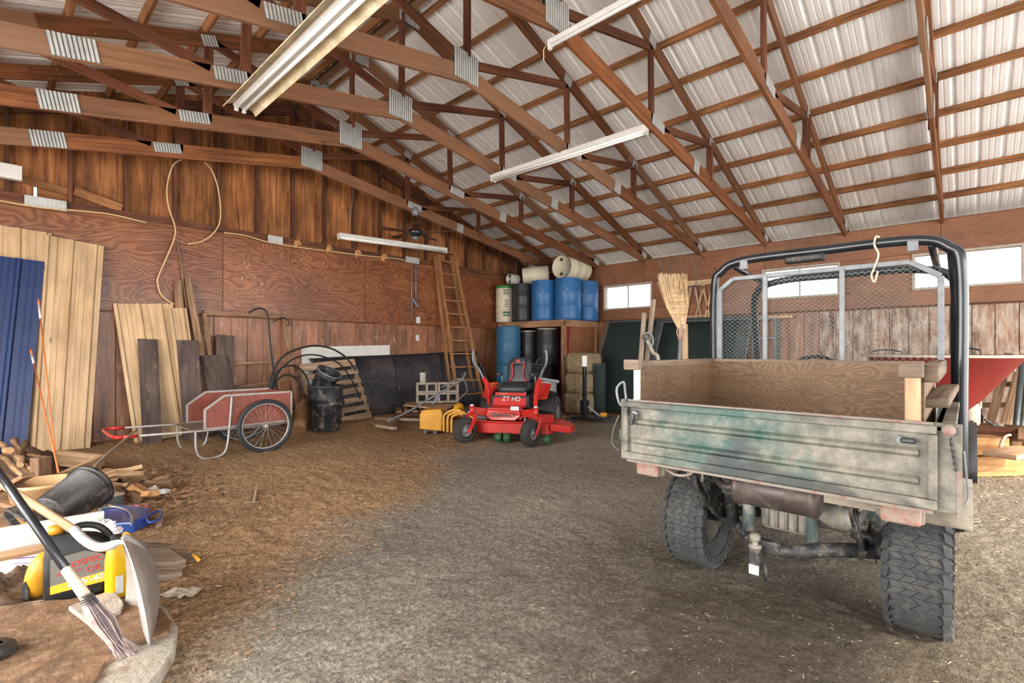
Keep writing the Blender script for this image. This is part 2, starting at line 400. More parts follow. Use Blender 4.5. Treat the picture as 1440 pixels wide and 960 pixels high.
def brown_area(rr):
    while 1:
        x = rr.uniform(.2, 8); y = rr.uniform(2.2, 8.2)
        if y > .6 * x + 1.8: return x, y
def near_area(rr):
    while 1:
        x = rr.uniform(.5, 6); y = rr.uniform(-1.2, 4)
        if y < .66 * x + 2.4: return x, y
litter('wood_chip_litter', M['chips'], 7000, brown_area, .008, .035, 1)
litter('firewood_splinters', M['chips'], 700, lambda rr: (rr.gauss(.98, .2), rr.gauss(5.55, .4)), .03, .11, 12)
litter('firewood_bark', M['dark_chips'], 500, lambda rr: (rr.gauss(.95, .22), rr.gauss(5.5, .45)), .03, .09, 13)
litter('bark_litter', M['dark_chips'], 3500, brown_area, .01, .04, 2)
litter('straw_litter', M['straw'], 2600, near_area, .006, .028, 3, wz=.16)
litter('dark_litter', M['dark_chips'], 2500, near_area, .006, .03, 4)
litter('right_straw_litter', M['straw'], 2600, lambda rr: (rr.uniform(5, 9.7), rr.uniform(-1.5, 1.6)), .015, .06, 5, wz=.18)

# ---- gable wall (name side: back)
wb = bpy.data.objects.new('wall_back', None); C.objects.link(wb); wb.location = (3.6, YG, 0); structure(wb)
def boards(parent, mat, n, first, step, w_, z0, z1, horiz, plane, name='board', skip=None, jit=.004):
    # alike boards share one mesh; local x runs along the board
    L = z1 - z0; mb = MB()
    mb.hexa((0, 0, L / 2), [V((w_ / 2, 0, 0)), V((0, .011, 0)), V((0, 0, L / 2))])
    src = mb.build(name, mat, parent, local=True, bevel=.003)
    P = wm(parent).inverted()
    for i in range(n):
        o = src if i == 0 else inst(src, name, parent)
        if i: bv = o.modifiers.new('bevel', 'BEVEL'); bv.width = .003; bv.segments = 1
        s_ = first + i * step; j = random.uniform(-jit, jit)
        if horiz == 'x': p = V((s_, plane + .011 + j, z0)); rz = 0
        else: p = V((plane + .011 + j, s_, z0)); rz = PI / 2
        o.location = P @ p; o.rotation_euler = (0, 0, rz)
boards(wb, M['board'], 53, XL + .12, .235, .229, 0, 1.83, 'x', YG)
m = MB(); m.box((3.6, YG + .03, 1.56), (12.6, .02, 3.12)); m.build('backing_sheet', M['stud'], wb)
for i in range(-1, 5):     # painted plywood sheets above the boards
    x0 = 4.9 + (i - 2) * 2.44 - .0; x1 = x0 + 2.432
    x0 = max(x0, XL); x1 = min(x1, XE)
    if i == 4: pass
    m = MB(); m.quad((x0, YG - .012, 1.835), (x1, YG - .012, 1.835), (x1, YG - .012, 3.05), (x0, YG - .012, 3.05))
    m2 = MB(); m2.hexa(((x0 + x1) / 2, YG - .004 + random.uniform(-.002, .002), 2.4425), [V(((x1 - x0) / 2, 0, 0)), V((0, .008, 0)), V((0, 0, .6075))])
    m2.build('plywood_panel', M['ply'], wb, bevel=.002)
m = MB(); m.box(((XL + XE) / 2, YG - .018, 1.83), (XE - XL, .016, .022)); m.build('batten', M['truss'], wb)
m = MB(); m.box(((XL + XE) / 2, YG + .05, 3.085), (XE - XL, .11, .07)); m.build('top_plate', M['truss'], wb)
m = MB(); m.box(((XL + XE) / 2, YG + .075, 3.15), (XE - XL, .05, .14)); m.build('sill_beam', M['stud'], wb)
SX = [.14 + .571 * i for i in range(-4, 17)]
for x in SX:
    zt = chord_z(x) + .10
    if x > XE - .15: continue
    m = MB(); m.hexa((x, YG + .10, (3.15 + zt) / 2), [V((.019 * 1.2, 0, 0)), V((0, .045, 0)), V((0, 0, (zt - 3.15) / 2))]); m.build('stud', M['stud'], wb, bevel=.003)
for a, b in zip([XL] + SX, SX + [XE]):
    b = min(b, XE)
    if b - a < .05: continue
    za = 3.12
    if a < .12 and b > -.1 and False: continue
    hole = (.13 < a < .2)
    lo = 3.36 if hole else za
    m = MB(); m.prism([(b, YG + .15, lo), (b, YG + .15, chord_z(b) + .3), (a, YG + .15, chord_z(a) + .3), (a, YG + .15, lo)], (0, .015, 0)); m.build('siding_panel', M['siding'], wb)
    if hole:
        m = MB(); m.box((a + .12, YG + .158, 3.235), (.235, .015, .27)); m.build('siding_patch', M['siding'], wb)
        m = MB(); m.box((a + .42, YG + .158, 3.27), (.31, .015, .21)); m.build('siding_patch', M['siding'], wb)
        m = MB(); m.beam((a, YG + .12, 3.44), (b - .02, YG + .12, 3.36), .03, .09); m.build('brace', M['purlin'], wb)
m = MB(); m.beam((.75, YG + .07, 3.38), (1.24, YG + .07, 3.25), .035, .11); m.build('brace', M['purlin'], wb)
for x, z in ((.48, 3.14), (3.24, 3.14)):
    m = MB(); m.box((x, YG - .01, z), (.38 if x < 1 else .24, .006, .13))
    for k in range(9): m.box((x - (.17 if x < 1 else .105) + k * (.34 if x < 1 else .21) / 8, YG - .015, z), (.012, .008, .13))
    m.build('splice_plate', M['plate'], wb)
M['foam'] = plain('expanding_foam', (.60, .30, .12), .9, 0, .3, 20, bump=.6, bscale=25)
for x in (3.62, 4.19, 4.76, 5.33):
    mb = MB(); mb.grid(lambda a, b, x=x: (x + (.09 + .03 * math.sin(a * 14 + x)) * math.sin(PI * b) * math.cos(2 * PI * a), YG + .03 - .05 * math.sin(PI * b) * abs(math.sin(PI * a)), 3.12 + (.08 + .02 * math.cos(a * 19)) * math.cos(PI * b)), 18, 10)
    mb.build('foam_patch', M['foam'], wb)
m = MB(); m.prism([(XE, YG + .15, 3.0), (XO_, YG + .15, 3.0), (XO_, YG + .15, 3.5), (XE, YG + .15, 3.62)], (0, .015, 0)); m.build('siding_panel', M['siding'], wb)
m = MB(); m.box((XE + .06, YG + .08, 1.6), (.14, .2, 3.3)); m.build('corner_post', M['stud'], wb)
# rafter trim on the gable slope
for sgn in (1, -1):
    x1 = RX + sgn * 6.2
    m = MB(); m.beam((RX, YG + .12, chord_z(RX) + .04), (x1, YG + .12, chord_z(x1) + .04), .04, .19); m.build('gable_rafter', M['stud'], wb)

# ---- eave wall (right)
we = bpy.data.objects.new('wall_right', None); C.objects.link(we); we.location = (XE, 2, 0); structure(we)
y0, y1 = YB, YG
boards(we, M['board_grey'], 27, -4.5, .24, .232, 0, 1.985, 'y', XE)
boards(we, M['board'], 27, -4.5 + 27 * .24, .24, .232, 0, 1.985, 'y', XE)
m = MB(); m.box((XE + .05, (y0 + y1) / 2, 1.0), (.03, y1 - y0, 2.0)); m.build('backing_sheet', M['stud'], we)
WIN = [(4.98, 6.20), (1.56, 2.78), (-.60, .62)]
W0, W1 = 2.235, 2.80
spans = []; last = y1
for a, b in WIN: spans.append((b, last)); last = a
spans.append((y0, last))
for a, b in spans:
    n_ = max(1, round((b - a) / 2.44)); 
    for i in range(n_):
        p, q_ = a + (b - a) * i / n_, a + (b - a) * (i + 1) / n_
        m = MB(); m.hexa((XE, (p + q_) / 2, (W0 + W1) / 2), [V((0, (q_ - p) / 2 - .002, 0)), V((.008, 0, 0)), V((0, 0, (W1 - W0) / 2))]); m.build('plywood_panel', M['ply_eave'], we)
yy = y0
while yy < y1 - .01:
    e = min(yy + 2.44, y1)
    for za, zb in ((1.99, W0 - .002), (W1 + .002, 3.275)):
        m = MB(); m.hexa((XE - (.0 if za < 2.5 else .012) + random.uniform(-.003, .003), (yy + e) / 2, (za + zb) / 2), [V((0, (e - yy) / 2 - .003, 0)), V((.009 if za < 2.5 else .019, 0, 0)), V((0, 0, (zb - za) / 2))])
        m.build('plywood_panel' if za < 2.5 else 'header_board', M['ply_eave'], we, bevel=.002)
    yy = e
m = MB(); m.box((XE - .018, (y0 + y1) / 2, 1.985), (.02, y1 - y0, .03)); m.build('batten', M['stud'], we)
m = MB(); m.box((XE + .06, (y0 + y1) / 2, 3.26), (.14, y1 - y0, .06)); m.build('top_plate', M['stud'], we)
# outer skin with window openings
for a, b in spans: m = MB(); m.box((XE + .12, (a + b) / 2, (W0 + W1) / 2), (.015, b - a, W1 - W0)); m.build('outer_skin', M['stud'], we)
for za, zb in ((1.98, W0), (W1, 3.22)): m = MB(); m.box((XE + .12, (y0 + y1) / 2, (za + zb) / 2), (.015, y1 - y0, zb - za)); m.build('outer_skin', M['stud'], we)
def mat_glass():
    m, nt, p = newmat('hazy_pane'); q = NT(nt)
    tr = nt.nodes.new('ShaderNodeBsdfTranslucent'); tr.inputs[0].default_value = (.95, .96, .97, 1)
    ga = nt.nodes.new('ShaderNodeBsdfTransparent'); mx = nt.nodes.new('ShaderNodeMixShader'); mx.inputs[0].default_value = .35
    out = [x for x in nt.nodes if x.type == 'OUTPUT_MATERIAL'][0]
    q.l(ga.outputs[0], mx.inputs[1]); q.l(tr.outputs[0], mx.inputs[2]); q.l(mx.outputs[0], out.inputs[0]); return m
M['pane'] = mat_glass()
for i, (a, b) in enumerate(WIN):
    t = bpy.data.objects.new('window_%d' % (i + 1), None); C.objects.link(t); t.location = (XE, (a + b) / 2, W0); structure(t)
    m = MB(); fw = .035
    for yc, zc, sy, sz in (((a + b) / 2, W0 + fw / 2, b - a, fw), ((a + b) / 2, W1 - fw / 2, b - a, fw), (a + fw / 2, (W0 + W1) / 2, fw, W1 - W0 - 2 * fw), (b - fw / 2, (W0 + W1) / 2, fw, W1 - W0 - 2 * fw)):
        m.box((XE + .05, yc, zc), (.15, sy, sz))
    m.build('window_frame', M['window_frame'], t, bevel=.003)
    m = MB(); m.box((XE + .05, (a + b) / 2, (W0 + W1) / 2), (.03, .022, W1 - W0 - 2 * fw)); m.build('mullion', M['window_frame'], t)
    for s_ in (-1, 1):
        m = MB(); m.box((XE + .06, (a + b) / 2 + s_ * (b - a) / 4, (W0 + W1) / 2), (.004, (b - a) / 2 - fw - .01, W1 - W0 - 2 * fw)); m.build('pane', M['pane'], t)
# ---- left wall, opened for the added side fill, and open front: posts and a header only
wl = bpy.data.objects.new('wall_left', None); C.objects.link(wl); wl.location = (XL, 4, 0); structure(wl)
m = MB(); m.box((XL - .02, 7.3, 1.62), (.03, 2.3, 3.25)); m.build('sheathing', M['siding'], wl)
m = MB(); m.box((XL - .02, .75, 3.15), (.06, 10.7, .25)); m.build('header_beam', M['truss'], wl)
for y in (6.1, -1.6, -4.6):
    m = MB(); m.box((XL - .02, y, 1.6), (.14, .14, 3.2)); m.build('post', M['stud'], wl)
wf = bpy.data.objects.new('wall_front', None); C.objects.link(wf); wf.location = (3.6, YB, 0); structure(wf)
m = MB(); m.prism([(XL, YB, 3.25), (XE, YB, 3.25), (RX, YB, 5.6)], (0, .03, 0)); m.build('gable_sheathing', M['siding'], wf)
for x in (XL, XE): m = MB(); m.box((x, YB, 1.6), (.14, .14, 3.25)); m.build('post', M['stud'], wf)
m = MB(); m.box((RX, YB, 3.2), (XE - XL, .1, .3)); m.build('header_beam', M['truss'], wf)

# ---- roof: ribbed metal sheets on purlins
ce = bpy.data.objects.new('ceiling', None); C.objects.link(ce); ce.location = (RX, 2, 3.3); structure(ce)
slope = math.atan(.345); XO = 10.32
Ls = (XO - RX) / math.cos(slope)
prof = []
for k in range(4):
    b_ = k * .2286
    prof += [(b_, 0), (b_ + .018, .019), (b_ + .042, .019), (b_ + .060, 0), (b_ + .105, 0), (b_ + .109, .004), (b_ + .121, .004), (b_ + .125, 0), (b_ + .160, 0), (b_ + .164, .004), (b_ + .176, .004), (b_ + .180, 0)]
prof.append((.9144, 0))
mb = MB()
a_ = mb.ring([(0, p, h) for p, h in prof]); b2 = mb.ring([(Ls, p, h) for p, h in prof])
for i in range(len(prof) - 1): mb.face([a_[i], b2[i], b2[i + 1], a_[i + 1]])
ztop = chord_z(RX) + .155 + .092
src = None; n_ = 15
for sgn in (1, -1):
    for i in range(n_):
        if src is None: src = mb.build('roof_sheet', M['roof'], ce, local=True, solid=.0); o = src
        else: o = inst(src, 'roof_sheet', ce)
        o.location = V((RX, YB - .35 + i * .9144, ztop)) - ce.location
        if sgn < 0: o.location.y += .9144
        o.rotation_euler = Euler((0, slope, 0)) if sgn > 0 else Euler((0, slope, PI))
pl = MB(); pl.hexa((0, 0, 0), [V((.019, 0, 0)), V((0, 6.75, 0)), V((0, 0, .0445))])
psrc = None
PX = [9.58 - .58 * i for i in range(11)]
for sgn in (1, -1):
    for x_ in PX + ([7.22 - .03 + .07] if sgn > 0 else []):
        x = RX + sgn * (x_ - RX)
        if psrc is None: psrc = pl.build('purlin', M['purlin'], ce, local=True, bevel=.003); o = psrc
        else: o = inst(psrc, 'purlin', ce)
        o.location = V((x, 2.0, chord_z(x) + .155 + .045)) - ce.location; o.rotation_euler = (0, sgn * slope + random.uniform(-.03, .03), 0)
m = MB(); m.box((RX, 2.0, ztop - .07), (.04, 13.5, .14)); m.build('ridge_board', M['truss'], ce)
for sgn in (1, -1):
    x = RX + sgn * 6.62; m = MB(); m.box((x, 2, chord_z(x) + .16), (.03, 13.4, .12)); m.build('fascia', M['white'], ce)
# ---- scissor trusses
def truss(k):
    y = 7.58 - 1.219 * (k - 1)
    t = thing('roof_truss', '', 'truss', (RX, y, 3.3)); structure(t); return t, y
def bc_z(x):    # underside of the bottom chord
    return 4.17 - .153 * (x - 3.5) if x > 3.5 else 4.17 - .19 * (3.5 - x)
t1, y1_ = truss(1)
def member(p, q_, w_, name='web', mat='web', wd=.038, dy=0):
    m = MB(); m.beam((p[0], y1_ + dy, p[1]), (q_[0], y1_ + dy, q_[1]), wd, w_); return m.build(name, M[mat], t1, bevel=.003)
hw = .185
for xa, xb in ((3.47, 9.78), (3.47, -2.58)):
    xm = xa + (xb - xa) * .5
    for a, b in ((xa, xm), (xm, xb)): member((a, bc_z(a) + hw / 2), (b, bc_z(b) + hw / 2), hw, 'bottom_chord', 'truss')
for sgn in (1, -1):
    xs_ = [RX, RX + sgn * 3.3, RX + sgn * 6.66]
    for a, b in zip(xs_, xs_[1:]): member((a, chord_z(a) + .0775), (b, chord_z(b) + .0775), .155, 'top_chord', 'truss')
member((3.5, 4.45), (3.5, 5.5), .09, 'king_post')
def plate(x, z, w_, h_, ang=0):
    m = MB(); m2 = MB(); A = Matrix.Rotation(-ang, 3, 'Y')
    for s_ in (-1, 1):
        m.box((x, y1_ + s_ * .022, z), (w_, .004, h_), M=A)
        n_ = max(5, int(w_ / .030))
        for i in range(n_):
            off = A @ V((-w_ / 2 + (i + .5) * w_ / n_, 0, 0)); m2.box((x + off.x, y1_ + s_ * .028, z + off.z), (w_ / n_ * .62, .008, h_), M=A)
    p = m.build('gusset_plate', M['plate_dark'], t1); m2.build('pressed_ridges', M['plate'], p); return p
for sgn in (1, -1):
    g = lambda d: RX + sgn * d - (.1 if sgn > 0 else .1)
    a = g(.15); j1 = g(1.78); b1 = g(1.80); b1_ = g(2.1); j2 = g(3.58)
    member((a, 4.42), (j1, 4.86), .09); member((j1, 4.90), (b1, bc_z(b1) + .1), .09)
    member((b1_, bc_z(b1_) + .16), (j2, chord_z(j2) + .03), .09); member((j2, chord_z(j2) + .05), (j2, bc_z(j2) + .12), .09)
    sl = -.15 * sgn if sgn > 0 else .19
    plate(g(1.93), bc_z(g(1.93)) + .12, .3, .12, math.atan(-.153 if sgn > 0 else .19))
    plate(g(3.05), bc_z(g(3.05)) + hw / 2, .3 if sgn < 0 else .17, hw - .01, math.atan(-.153 if sgn > 0 else .19))
    plate(j1, chord_z(j1) + .06, .16, .12, -sgn * slope); plate(j2, chord_z(j2) + .05, .15, .12, -sgn * slope)
    plate(RX + sgn * 6.1, 3.38, .2, .12, -sgn * slope)
plate(3.47, 4.33, .34, .31); plate(RX, 5.50, .3, .2)
TL = ['scissor roof truss nearest the tall gable wall, ceiling fan hanging below it', 'second scissor roof truss out from the gable wall', 'third truss from the gable wall, far end of the double tube light on it', 'fourth truss from the gable wall, king post plate left of the hanging white strip light',
      'fifth truss from the gable wall, thin white tube fixture fixed under its centre plate', 'sixth truss from the gable wall, its foot above the left part of the black roll cage', 'truss farthest from the gable wall, seen edge on at the top right']
t1['label'] = TL[0]
for k in range(2, 8):
    c_ = dup(t1, label=TL[k - 1]); c_.location = (RX, 7.58 - 1.219 * (k - 1), 3.3)
t1['group'] = 'roof trusses'
for o in C.objects:
    if o.name.startswith('roof_truss'): o['group'] = 'roof trusses'
# ================================================================ THINGS ALONG THE GABLE WALL
def leanplane(yt, zt, yb, z0=.08):
    k = (yt - yb) / (zt - z0)                     # a plane leaning on the gable wall: y = yb + (z - z0) k
    def P(u, v, off=0):
        r = ray(u, v); d = (yb + off + (EYE - z0) * k) / (r.y - r.z * k); return E0 + r * d
    def floorpt(p, q_): t = (z0 - p.z) / (q_.z - p.z); return p + (q_ - p) * t
    return P, floorpt
def slab(pts, th, back=(0, 1, 0)): return MB().prism(pts, V(back) * th)
M['sheet_tan'] = wood('tan_sheet', (.52, .35, .19), (.62, .45, .27), (.40, .25, .12), .5, (.7, 22, 1), .1, .25, .05, spec=.5)
M['sheet_blue'] = plain('blue_sheet', (.012, .03, .115), .42, 0, .15, 3)
M['dark_board'] = wood('dark_stained_board', (.085, .060, .052), (.14, .10, .085), (.05, .035, .03), .6, (1, 14, 1), .3, .4, .1, speck=(.6, .5, .4), dirt=(.2, .14, .1), dirtamt=.15)
M['old_lumber'] = wood('old_lumber', (.26, .15, .085), (.40, .26, .155), (.13, .07, .04), .75, var=.35)
M['pale_lumber'] = wood('pale_lumber', (.50, .33, .19), (.66, .47, .30), (.33, .19, .10), .7, var=.25, blotch=.3)
M['pallet'] = wood('pallet_wood', (.33, .22, .14), (.48, .35, .245), (.17, .10, .06), .8, var=.35)
def ribbed(name, bl, br, tl, tr, mat, label, cat, ribs=None, h=.02, group=None, th=.004):
    # ribbed sheet between four corners; ribs are trapezoids standing proud towards the room
    bl, br, tl, tr = map(V, (bl, br, tl, tr)); W = (tr - tl).length
    nrm = (tl - bl).cross(br - bl).normalized();  nrm = nrm if nrm.y < 0 else -nrm
    ribs = ribs or [.03 + .2286 * i for i in range(int((W - .03) / .2286) + 1)]
    pr = [(0, 0)]
    for r_ in ribs:
        if r_ - .03 > pr[-1][0]: pr.append((r_ - .03, 0))
        pr += [(max(r_ - .012, pr[-1][0] + .001), h), (r_ + .012, h), (r_ + .03, 0)]
        for q_ in (.085, .14):
            if r_ + q_ + .01 < W: pr += [(r_ + q_, 0), (r_ + q_ + .004, h * .2), (r_ + q_ + .012, h * .2), (r_ + q_ + .016, 0)]
    pr = [p for p in pr if p[0] < W]; pr.append((W, 0))
    m = MB(); a = []; b = []
    for x, hh in pr: f = x / W; a.append(bl.lerp(br, f) + nrm * hh); b.append(tl.lerp(tr, f) + nrm * hh)
    n = len(m.v); m.v += a + b; k = len(a); L = (tl - bl).length
    for i in range(k - 1): m.face([n + i, n + i + 1, n + k + i + 1, n + k + i], [(0, pr[i][0]), (0, pr[i + 1][0]), (L, pr[i + 1][0]), (L, pr[i][0])])
    o = m.build(name, mat, solid=th); return tag(o, label, cat, group)
# tall tan and blue sheets at the left edge
P, FP = leanplane(8.32, 2.7, 8.02)
tl, tr = P(62, 330), P(146, 346); bl, br = FP(tl, P(42, 632)), FP(tr, P(127, 626))
P3, _ = leanplane(8.36, 2.75, 8.1)
tl3, tr3 = P3(-60, 307), P3(72, 328)
ribbed('ribbed_sheet', V((tl3.x, 8.1, .09)), V((tr3.x - .05, 8.1, .09)), tl3, tr3, M['sheet_tan'], 'tall tan ribbed sheet behind the blue one, its top showing above the blue', 'metal sheet', group='ribbed sheets leaning by the wall')
ribbed('ribbed_sheet', bl, br, tl, tr, M['sheet_tan'], 'tall tan ribbed sheet right of the blue sheet, leaning on the wall', 'metal sheet', group='ribbed sheets leaning by the wall')
P, FP = leanplane(8.27, 2.45, 7.95)
tr = P(63, 368); tl = P(-60, 352); br = FP(tr, P(38, 620)); bl = V((br.x - (tr.x - tl.x), br.y, br.z))
ribbed('ribbed_sheet', bl, br, tl, tr, M['sheet_blue'], 'dark blue ribbed sheet leaning at the far left of the gable wall', 'metal sheet', group='ribbed sheets leaning by the wall')
# two shorter tan sheets
P, FP = leanplane(8.34, 1.9, 8.0)
tl, tr = P(159, 427), P(243, 427); bl = FP(tl, P(187, 610)); br = bl + (tr - tl)
ribbed('ribbed_sheet', bl, br, tl, tr, M['sheet_tan'], 'shorter tan ribbed sheet leaning behind two dark boards', 'metal sheet', ribs=[.02, .27, .52], group='ribbed sheets leaning by the wall')
P, FP = leanplane(8.22, 1.85, 7.86)
tl, tr = P(236, 433), P(262, 433); br = FP(tr, P(278, 540)); bl = br - (tr - tl)
ribbed('ribbed_sheet', bl, br, tl, tr, M['sheet_tan'], 'narrow tan ribbed offcut directly above the second dark board', 'metal sheet', ribs=[.02, .17], group='ribbed sheets leaning by the wall')
def board4(pix, yt, zt, yb, mat, name, label, cat, th=.02, ext=True, group=None, bev=.003, z0=.08):
    P, FP = leanplane(yt, zt, yb, z0); a, b, c, d = [P(*p) for p in pix]     # top left, top right, bottom right, bottom left
    if ext: c = FP(b, c); d = FP(a, d)
    o = slab([d, a, b, c], th).build(name, M[mat], bevel=bev); return tag(o, label, cat, group)
g_ = 'boards leaning on the gable wall'
board4([(194, 476), (222, 477), (227, 598), (200, 598)], 8.2, 1.5, 7.8, 'dark_board', 'leaning_board', 'dark brown board leaning in front of the shorter tan sheet', 'board', .04, group=g_)
board4([(249, 478), (278, 478), (285, 560), (257, 590)], 8.08, 1.5, 7.70, 'dark_board', 'leaning_board', 'dark brown board with a pale worn band, below the narrow tan offcut', 'board', .04, group=g_)
board4([(281, 500), (317, 498), (329, 546), (291, 546)], 8.12, 1.3, 7.72, 'dark_board', 'leaning_board', 'slanting grey brown board piece directly behind the cart', 'board', .03, group=g_)
board4([(305, 470), (330, 472), (329, 546), (303, 546)], 8.22, 1.55, 7.86, 'dark_board', 'leaning_board', 'grey board with pale scratches standing before the wooden frame', 'board', .03, group=g_)
board4([(246, 394), (256, 394), (262, 500), (250, 500)], 8.30, 2.15, 8.10, 'old_lumber', 'lumber_post', 'short topped lumber stud left of the longer one, leaning on the plywood', 'lumber', .06, group=g_)
board4([(260, 389), (268, 389), (292, 520), (280, 520)], 8.30, 2.2, 7.96, 'old_lumber', 'lumber_post', 'longest lumber stud, leaning to the left of the wooden frame', 'lumber', .06, group=g_)
a = aY(250, 341, 8.38); b = aY(257, 392, 8.36); b = a + (b - a) * 6.0
tag(MB().beam(a, b, .02, .02).build('thin_stick', M['old_lumber']), 'thin brown stick rising above the two lumber studs', 'stick')
# wooden screen frame
P, FP = leanplane(8.31, 1.75, 7.95)
t = thing('screen_door', 'open wooden frame with cross rails leaning on the wall behind the cart', 'frame', P(350, 560))
TLp, TRp = P(287, 440), P(399, 445); BRp = FP(TRp, P(415, 554)); BLp = FP(TLp, P(296, 510))
for nm, a, b, w_ in (('stile', BLp, TLp, .06), ('stile', BRp, TRp, .06), ('rail', TLp, TRp, .07)):
    MB().beam(a, b, .03, w_, up=(0, 1, 0) if nm == 'x' else (0, .2, 1) if nm == 'rail' else (1, 0, 0)).build(nm, M['old_lumber'], t, bevel=.003)
for va, vb in ((505, 506), (537, 530), (568, 566)):
    a = TLp.lerp(BLp, (va - 440) / 150); b = TRp.lerp(BRp, (vb - 445) / 148)
    MB().beam(a, b, .025, .045, up=(0, .2, 1)).build('rail', M['old_lumber'], t, bevel=.003)
# black hoses
def hose(pts, r, label, mat='black_plastic', name='black_hose', cat='hose', group='hoses behind the cart', n=8, smooth=True):
    o = MB().tube(spline(pts) if smooth else pts, r, n).build(name, M[mat]); return tag(o, label, cat, group)
def spline(p, k=8, closed=False):
    p = [V(q_) for q_ in p]; out = []; n = len(p)
    for i in range(n if closed else n - 1):
        p0, p1, p2, p3 = (p[(i - 1) % n], p[i], p[(i + 1) % n], p[(i + 2) % n]) if closed else (p[max(i - 1, 0)], p[i], p[i + 1], p[min(i + 2, n - 1)])
        for j in range(k):
            t = j / k; out.append(.5 * (2 * p1 + (p2 - p0) * t + (2 * p0 - 5 * p1 + 4 * p2 - p3) * t * t + (3 * p1 - p0 - 3 * p2 + p3) * t ** 3))
    if not closed: out.append(p[-1])
    return out
hose([aY(u, v, 7.95 + .0 * v) for u, v in ((350, 440), (358, 435), (368, 434), (376, 441), (379, 470), (382, 500), (386, 530), (392, 553))] , .014, 'black hose looping over the top rail of the wooden frame')
hose([aY(u, v, 8.3) for u, v in ((386, 452), (394, 447), (402, 448), (407, 455), (404, 458))], .011, 'short hose end curling off the frame corner')
hose([aY(u, v, 7.85) for u, v in ((376, 560), (381, 530), (396, 503), (418, 491), (442, 486), (466, 490), (486, 502), (500, 520))], .017, 'long black pipe arching over the pallet')
hose([aY(u, v, 7.9) for u, v in ((380, 565), (386, 535), (402, 512), (425, 500), (450, 500), (478, 512), (495, 535), (507, 560))], .014, 'second black pipe arching lower, behind the pallet')
for i, (cx, cy, r_) in enumerate(((408, 548, 30), (404, 552, 22))):
    pts = [aY(cx + r_ * math.cos(a) * .9, cy + r_ * 1.15 * math.sin(a), 7.75 + .05 * i) for a in [2 * PI * j / 28 for j in range(28)]]
    o = MB().tube(pts, .016, 8, closed=True).build('hose_coil', M['black_plastic']); tag(o, ('large', 'small')[i] + ' coil of black hose behind the cart wheel', 'hose', 'hoses behind the cart')
# white panel on the wall, large black mesh screen
tag(slab([aY(424, 488, 8.37), aY(548, 485, 8.37), V((5.44, 8.37, .7)), V((3.68, 8.37, .7))], .02).build('white_sheet', M['white']), 'low white panel against the wall boards behind the black mesh screen', 'panel')
def mat_mesh():
    m, nt, p = newmat('black_mesh_cloth'); q = NT(nt); uv = q.n('TexCoord').outputs['UV']
    vo = q.n('TexVoronoi'); q.l(uv, vo.inputs['Vector']); vo.inputs['Scale'].default_value = 34
    c = q.ramp(vo.outputs['Distance'], [(.2, (.075, .075, .09)), (.5, (.022, .022, .028))])
    c = q.mix(q.ramp(q.noise(uv, 1.5, 4), [(.45, (0,) * 3), (.75, (.55,) * 3)]), c, (.16, .12, .11)); q.l(c, p.inputs['Base Color']); p.inputs['Roughness'].default_value = .45
    q.bump(vo.outputs['Distance'], .6, .01, p); return m
M['meshcloth'] = mat_mesh()
P, FP = leanplane(8.34, 1.25, 7.98)
t = thing('mesh_screen_panel', 'long black mesh screen in a tube frame leaning low along the wall', 'screen', P(600, 560))
tl, tr = P(440, 505), P(668, 495); br = FP(tr, P(694, 556)); bl = FP(tl, P(455, 570))
bl = V((tl.x + .1, bl.y, bl.z))
m = MB(); m.grid(lambda a, b: bl.lerp(br, a).lerp(tl.lerp(tr, a), b), 12, 4, uvf=lambda a, b: (a * 4, b * 1.2)); m.build('mesh_cloth', M['meshcloth'], t, solid=.006)
c_ = lambda a, b, k: a.lerp(b, k)
fr = spline([bl, c_(bl, tl, .9), c_(tl, tr, .03), c_(tl, tr, .5), c_(tl, tr, .97), c_(tr, br, .1), c_(tr, br, .97), c_(br, bl, .04), c_(br, bl, .5)], 6, True)
MB().tube(fr, .02, 8, closed=True).build('outer_frame', M['black_steel'], t)
for u, v, u2, v2 in ((553, 502, 566, 566), (618, 498, 628, 560), (493, 504, 503, 570)):
    MB().tube([P(u, v), FP(P(u, v), P(u2, v2))], .014, 8).build('crossbar', M['black_steel'], t)
# pallet leaning
P, FP = leanplane(8.2, 1.14, 7.85)
t = thing('wooden_pallet', 'light wooden pallet leaning on the mesh screen behind the dark bin', 'pallet', P(470, 590))
TLp, TRp = P(420, 513), P(498, 505); BRp = FP(TRp, P(524, 588)); BLp = FP(TLp, P(446, 596)) ; BLp = BRp + (TLp - TRp)
nrm = (TLp - BLp).cross(TRp - TLp).normalized(); nrm = nrm if nrm.y < 0 else -nrm
for k in (0.03, .5, .97):
    a, b = BLp.lerp(BRp, k), TLp.lerp(TRp, k); MB().beam(a - nrm * .06, b - nrm * .06, .09, .04, up=(1, 0, 0)).build('stringer', M['pallet'], t, bevel=.003)
for k, w_ in ((.05, .14), (.2, .09), (.34, .09), (.49, .1), (.64, .09), (.8, .09), (.95, .13)):
    a, b = BLp.lerp(TLp, k), BRp.lerp(TRp, k); MB().beam(a, b, .018, w_, up=(TLp - BLp)).build('slat', M['pallet'], t, bevel=.003)
